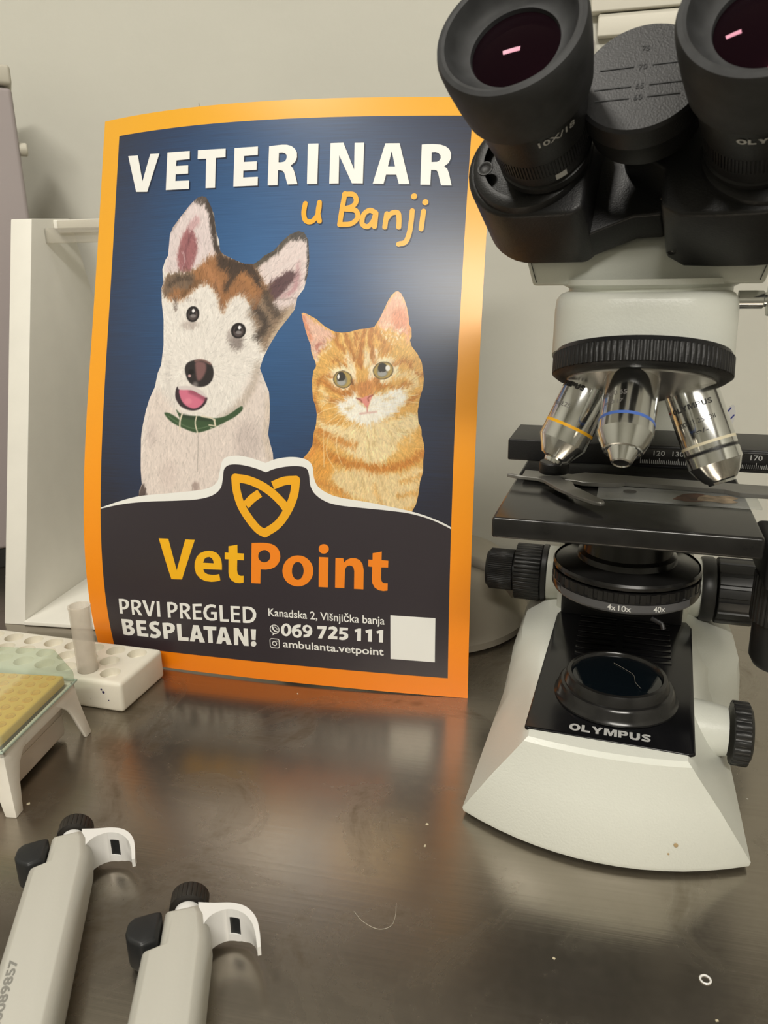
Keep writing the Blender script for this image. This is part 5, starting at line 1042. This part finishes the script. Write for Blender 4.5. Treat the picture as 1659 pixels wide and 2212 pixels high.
# ------------------------------------------------------------------ white tube block, one tube in it
BL_YAW = -16
blk = thing('tube_rack', 'thick white plastic tube block with rows of round holes, in front of the rack', 'tube rack', (-186.5, 476.5, 0), BL_YAW)
def holes_plate():
    """block with real round wells: x runs left from the right end"""
    t = bmesh.new(); Wd, D, Hh = 200.0, 55.0, 23.5; r = 7.2; n = 20
    outer = [(-Wd, 0), (0, 0), (0, D), (-Wd, D)]
    hs = []
    for row, y in enumerate((12.5, 28.0, 43.5)):
        for k in range(10):
            x = -18.5 - k * 18.6 - (9.3 if row == 1 else 0) + (4 if row == 2 else 0) + (0 if row else 2)
            if x - r > -Wd + 4: hs.append((x, y))
    loops = [[Vector((x, y, 0)) for x, y in outer]] + [[Vector((x, y, 0)) for x, y in arc(hx, hy, r, 0, 360 - 360 / n, n - 1)] for hx, hy in hs]
    flat = [p for l in loops for p in l]
    top = [t.verts.new((p.x, p.y, Hh)) for p in flat]
    for f in tessellate_polygon(loops): t.faces.new([top[i] for i in f])
    bt = [t.verts.new((x, y, 0)) for x, y in outer]; t.faces.new(bt[::-1])
    for i in range(4): t.faces.new((bt[i], bt[(i + 1) % 4], top[(i + 1) % 4], top[i]))
    o = 4
    for hx, hy in hs:
        lo = [t.verts.new((top[o + k].co.x, top[o + k].co.y, Hh - 6)) for k in range(n)]
        for k in range(n): t.faces.new((top[o + (k + 1) % n], top[o + k], lo[k], lo[(k + 1) % n]))
        t.faces.new(lo); o += n
    bmesh.ops.recalc_face_normals(t, faces=t.faces)
    es = [e for e in t.edges if len(e.link_faces) == 2 and e.calc_face_angle(0) > R(60) and all(v in bt or v in top[:4] for v in e.verts)]
    bmesh.ops.bevel(t, geom=es, offset=3.2, segments=4, profile=.5, affect='EDGES', clamp_overlap=True)
    m = MB(); me = bpy.data.meshes.new('t'); t.to_mesh(me); t.free(); m.bm.from_mesh(me); bpy.data.meshes.remove(me)
    return m, hs
mbk, HS = holes_plate()
mbk.build('block', M_tube, blk, ang=40)
ink = mat('ink spot', (.03, .02, .08), .6)
for x, y, z, r in ((-16, -.1, 17, .8), (-14.6, -.1, 15, 1.1), (-11, -.1, 9, .5), (-26, -.1, 8, .3)):
    MB().lathe([(0, .2), (r * .8, .15), (r, 0)], frame((x, y, z), (1, 0, 0), (0, 0, 1), (0, -1, 0)), 10).build('ink_spot', ink, blk)
tubeh = blk.matrix_basis @ Vector((-37.1 * S, 14.5 * S, 0))
tt_ = thing('test_tube', 'frosted plastic test tube standing in the white tube block', 'test tube', (-216.8, 498.2, 17.6), 0)
MB().lathe([(0, 0), (4, .6), (6.2, 3), (7.2, 7), (7.4, 54), (7.7, 55), (7.7, 56.6), (6.7, 56.6), (6.6, 54), (6.2, 8), (4, 3), (0, 2)], None, 40).build('tube_body', M_ttube, tt_)

# ------------------------------------------------------------------ tip box with legs and clear green lid
TB_YAW = -7.5
tb = thing('pipette_tip_box', 'white legged tip box with yellow tips under a clear green lid', 'tip box', (-211.5, 411, 0), TB_YAW)
# own frame: x = 0 is the long right-hand side, x runs left; y from near (-41) to far (41)
XL = -122
MB().box((XL + 8, -36, 3), (-9, 36, 33), bev=2).build('inner_box', M_boxp, tb)
MB().prism([(-9, -36), (-8.2, -36), (-8.2, 36), (-9, 36)], 18, 19, bev=.2, seg=1).build('moulded_ridge', M_boxp, tb)
fr = MB()
fr.box((XL, -39, 31), (0, -36, 40), bev=1).box((XL, 37, 31), (0, 40, 40), bev=1).box((-3, -39, 31), (0, 40, 40), bev=1).box((XL, -39, 31), (XL + 3, 40, 40), bev=1)
fr.build('frame', M_boxw, tb)
def leg(cx, cy, sx, sy):
    """curved corner leg: an L-shaped skirt that narrows and splays to the foot"""
    rings = []
    for z, w, s_ in ((37, 26, 0), (32, 19, .3), (26, 13, .9), (18, 10, 2.0), (9, 8.5, 3.3), (0, 7, 4.6)):
        ox, oy = cx + sx * s_, cy + sy * s_; t = 2.4
        rings.append([(ox, oy, z), (ox - sx * w, oy, z), (ox - sx * w, oy - sy * t, z), (ox - sx * t, oy - sy * t, z), (ox - sx * t, oy - sy * w, z), (ox, oy - sy * w, z)])
    return MB().loft(rings, bev=.7, seg=2, ang=50)
for sx, cx in ((1, 0), (-1, XL)):
    for sy, cy in ((1, 40), (-1, -39)): leg(cx, cy, sx, sy).build('leg', M_boxw, tb)
tr = MB().box((XL + 5, -36, 40), (-4, 36, 47), bev=1.5).build('tip_tray', M_tip, tb); tr['label'] = 'yellow tray of tips'
ops = 0
for i in range(12):
    for j in range(8):
        MB().lathe([(3.0, 0), (3.0, .35), (2.0, .3), (1.7, .05), (0, .05)], T(-10.5 - i * 9, -31.5 + j * 9, 47.0), 14).build('tip_opening', M_tipd, tr)
def lid():
    lo = [(XL - .6, -40), (.6, -40), (.6, 41), (XL - .6, 41)]; hi = [(XL + 7, -34), (-7, -34), (-7, 35), (XL + 7, 35)]
    rl = lambda q, z: [(x, y, z) for x, y in q]
    rings = [rl(lo, 40.5), rl(lo, 48), rl(hi, 67)]
    return MB().loft(rings, cap=(False, True), bev=2.0, seg=3, ang=20)
ld = lid().build('lid', M_lid, tb)
eg = MB()
q = [(XL - .9, -40.3, 40.8), (.9, -40.3, 40.8), (.9, 41.3, 40.8), (XL - .9, 41.3, 40.8)]
eg.tube(q, .8, n=6, closed=True); eg.build('lid_rim', mat('green plastic edge', (.42, .50, .42), .25), ld)

# ------------------------------------------------------------------ two pipettes lying on the bench
def pipette(name, loc, rz, label, serial):
    p = thing(name, label, 'pipette', loc, rz, 'pipettes lying on the bench')
    # body: rounded block in plan, extruded in height, lying flat
    plan = [(-19.5, -150), (-19.2, -4.2), (-12.3, -1.4), (-12.5, 16.8), (4.6, 19.2), (8.2, 12), (10.6, -3), (10.6, -150)]
    bmb = MB(); n = len(plan)
    def inset(d):
        out = []
        for i in range(n):
            a, b, c = Vector(plan[i - 1]), Vector(plan[i]), Vector(plan[(i + 1) % n])
            n1 = Vector(((b - a).y, -(b - a).x)).normalized(); n2 = Vector(((c - b).y, -(c - b).x)).normalized()
            k = (n1 + n2); k = k / max(.5, k.length_squared) * 2
            out.append(b + k * d)
        return out
    def ring(z, d): return [(v.x, v.y, z) for v in inset(d)]
    sgn = 1 if inset(1)[0].x > plan[0][0] else -1
    prof = [(2, 5), (4, 2.6), (8, .7), (13, 0), (17, .4), (20, 1.3), (22.4, 2.8), (24.0, 4.6), (24.5, 5.6)]
    bmb.loft([ring(z, sgn * d) for z, d in prof])
    bmb.build('body', M_pip, p, ang=30)
    if serial:
        tx = MB(); text_on(tx, serial, lambda x, y: (-9.5 - y, -120 + x, 24.72), 58, 3.4, .02); tx.build('serial_number', mat('pale grey print', (.26, .255, .23), .6), p)
    # ejector key at the left, plunger button on the end, finger hook at the right
    ej = [(-13, 1.6), (-12.9, 17.6), (-17, 17.2), (-25, 15.4), (-27.2, 12.5), (-27.3, 7), (-26, 3.2), (-22, .4), (-19.4, -1.5)]
    MB().prism(ej, 4, 21, bev=2.2).build('ejector_key', M_pblk, p)
    FB = frame((-2.6, 17, 13.5), (1, 0, 0), (0, 0, -1), (0, 1, 0))
    MB().lathe([(0, 0), (6.4, 0), (6.6, 3), (6.2, 5.2), (5.4, 5.6), (5.2, 8)], FB, 40).build('plunger_collar', M_hook, p)
    MB().gear(8.8, 8.5, 24, 6.2, 14.6, FB, duty=.85, bev=.3).lathe([(8.4, 14.6), (7.4, 16), (0, 16.3)], FB, 40).build('plunger_button', M_pbrn, p)
    outer = [p_[:2] for p_ in smoothpath([(3, 18.6, 0), (10, 17.2, 0), (18.5, 16, 0), (25, 12.6, 0), (29.4, 6, 0), (31.2, -2, 0), (31.9, -10, 0)], 6)]
    inner = [p_[:2] for p_ in smoothpath([(5.5, 3, 0), (8.5, 9, 0), (13, 12, 0), (18, 12.4, 0), (23.4, 9.6, 0), (27.4, 4, 0), (29.4, -3, 0), (30.4, -10.2, 0)], 6)]
    hk = MB(); m = min(len(outer), len(inner)); o_ = [outer[int(i * (len(outer) - 1) / 35)] for i in range(36)]; i_ = [inner[int(i * (len(inner) - 1) / 35)] for i in range(36)]
    # a strip swept along the curve, its lower edge rising to the tip; a slot in the middle holds a black insert
    low = lambda k: 4 + 13.5 * max(0, (k - 17) / 18) ** 1.3
    def cell(m_, k, z0, z1, faces):
        q = lambda p_, z: (*p_, z)
        z0a, z0b = (low(k), low(k + 1)) if z0 is None else (z0, z0)
        m_.raw([q(o_[k], z0a), q(o_[k + 1], z0b), q(i_[k + 1], z0b), q(i_[k], z0a), q(o_[k], z1), q(o_[k + 1], z1), q(i_[k + 1], z1), q(i_[k], z1)], faces)
    six = [(0, 3, 2, 1), (4, 5, 6, 7), (0, 1, 5, 4), (2, 3, 7, 6)]
    for k in range(35):
        slot = 14 <= k <= 18
        for z0, z1 in (((None, 8), (17.5, 22)) if slot else ((None, 22),)):
            cell(hk, k, z0, z1, six + ([(1, 2, 6, 5)] if (slot and k == 18) or k == 34 or k == 13 else []) + ([(3, 0, 4, 7)] if (slot and k == 14) or k == 0 or k == 19 else []))
    si = MB()
    for k in range(14, 19): cell(si, k, 8.0, 17.5, six)
    for v in si.bm.verts: v.co.y += .5
    si.build('slot_insert', M_pblk, p)
    bmesh.ops.remove_doubles(hk.bm, verts=hk.bm.verts, dist=.01)
    hk.build('finger_hook', M_hook, p, ang=50)
    return p
pipette('pipette', (-88, 262, 0), 7, 'nearer pale grey pipette lying on the bench at bottom centre, without a printed number', None)
pipette('pipette', (-158, 312, 0), 12, 'farther pale grey pipette at the bottom left, with a printed serial number', 'Z23C8H0089857')

# ------------------------------------------------------------------ grey domed unit and its cord behind the poster
dm = thing('grey_dome', 'low grey beige plastic dome with a thick cord, half hidden behind the poster', 'plastic dome', (40, 640, 0))
MB().lathe([(0, 0), (84, 0), (88, 2), (88.5, 8), (84, 14), (80, 34), (74, 50), (66, 57), (50, 60), (0, 62)], None, 80).build('dome_body', M_dome, dm)
MB().tube(smoothpath([(-62, 10, 62), (-20, -18, 66), (20, -30, 65), (46, -44, 59.5), (60, -58, 51), (66, -66, 45)], 8), 4.6, n=14).build('cord', M_cord, dm)

# white oval tag standing on the stage rail
tg = thing('paper_tag', 'small white oval tag with blue pen marks on the rear stage rail', 'tag', (131, 388, 194), -18)
tg.location = Vector((131, 388, 0)) * S + (RZ(-18) @ Vector((55.5, 112, 194))) * S
FTg = frame((0, 0, 0), (1, 0, 0), (0, 0, 1), (0, -1, 0))
MB().prism([p_[:2] for p_ in smoothpath([(-1.2, 0, 0), (-2.4, 5, 0), (-2.8, 11, 0), (-1.6, 17, 0), (.6, 19, 0), (2.4, 16, 0), (2.6, 10, 0), (1.8, 4, 0), (.8, 0, 0)], 4)], -.4, .4, FTg @ RZ(-4)).build('tag_card', M_paper, tg)
bl_ = MB()
for pts in ([(-2.4, 9), (-2.2, 14), (-.4, 17.4)], [(-1.6, 8), (.6, 10.4), (2.2, 13)], [(-.2, 3), (.1, 4.2)]): bl_.tube([(x, y, .45) for x, y in pts], .4, FTg @ RZ(-4), n=6)
bl_.build('pen_marks', mat('blue pen', (.05, .06, .35), .5), tg)

# ------------------------------------------------------------------ bits left on the bench
t = tag(MB().lathe([(1.8, 0), (2.4, 0), (2.6, .4), (2.3, .7), (1.9, .6), (1.7, .3), (1.8, 0)], None, 28).build('plastic_ring', M_hook, loc=(135.7, 255.9, .02)), 'tiny clear ring lying on the steel at the lower right', 'ring')
t = tag(MB().tube(smoothpath([(-17.4, 296, .2), (-13, 290, .2), (-6, 285.5, .25), (0, 287, .2), (2.4, 293, .2), (3, 301, .2)], 8), .12, n=5).build('hair', M_hair), 'pale curved hair lying on the bench below the poster', 'hair')
crumbs = [(21.3, 357, .9, 'pale tan crumb on the bench left of the microscope base'), (19.2, 340, .8, 'grey fleck on the bench just below the tan crumb'), (72.9, 268, .7, 'tiny white fleck on the steel in front of the microscope base'), (-211.5, 380, 1.1, 'white shred beside the near foot of the tip box'), (-65.8, 500, .7, 'white speck on the steel just below the poster edge'), (132.7, 237, .7, 'yellowish fleck on the bench below the tiny clear ring')]
cm = MB().raw([(-1, -.5, 0), (.9, -.7, 0), (1.1, .4, 0), (-.6, .8, 0), (-.7, -.3, .5), (.7, -.4, .6), (.7, .3, .5), (-.4, .5, .6)], [(0, 3, 2, 1), (4, 5, 6, 7), (0, 1, 5, 4), (1, 2, 6, 5), (2, 3, 7, 6), (3, 0, 4, 7)]).build('crumb', M_crumb, smooth=False)
for i, (x, y, s_, lab) in enumerate(crumbs):
    o = cm if i == 0 else cm.copy()
    if i: COL.objects.link(o)
    o.location = (x * S, y * S, .00002); o.scale = (s_, s_, s_); o.rotation_euler = (0, 0, i * 1.3)
    tag(o, lab, 'crumb', 'crumbs on the bench')
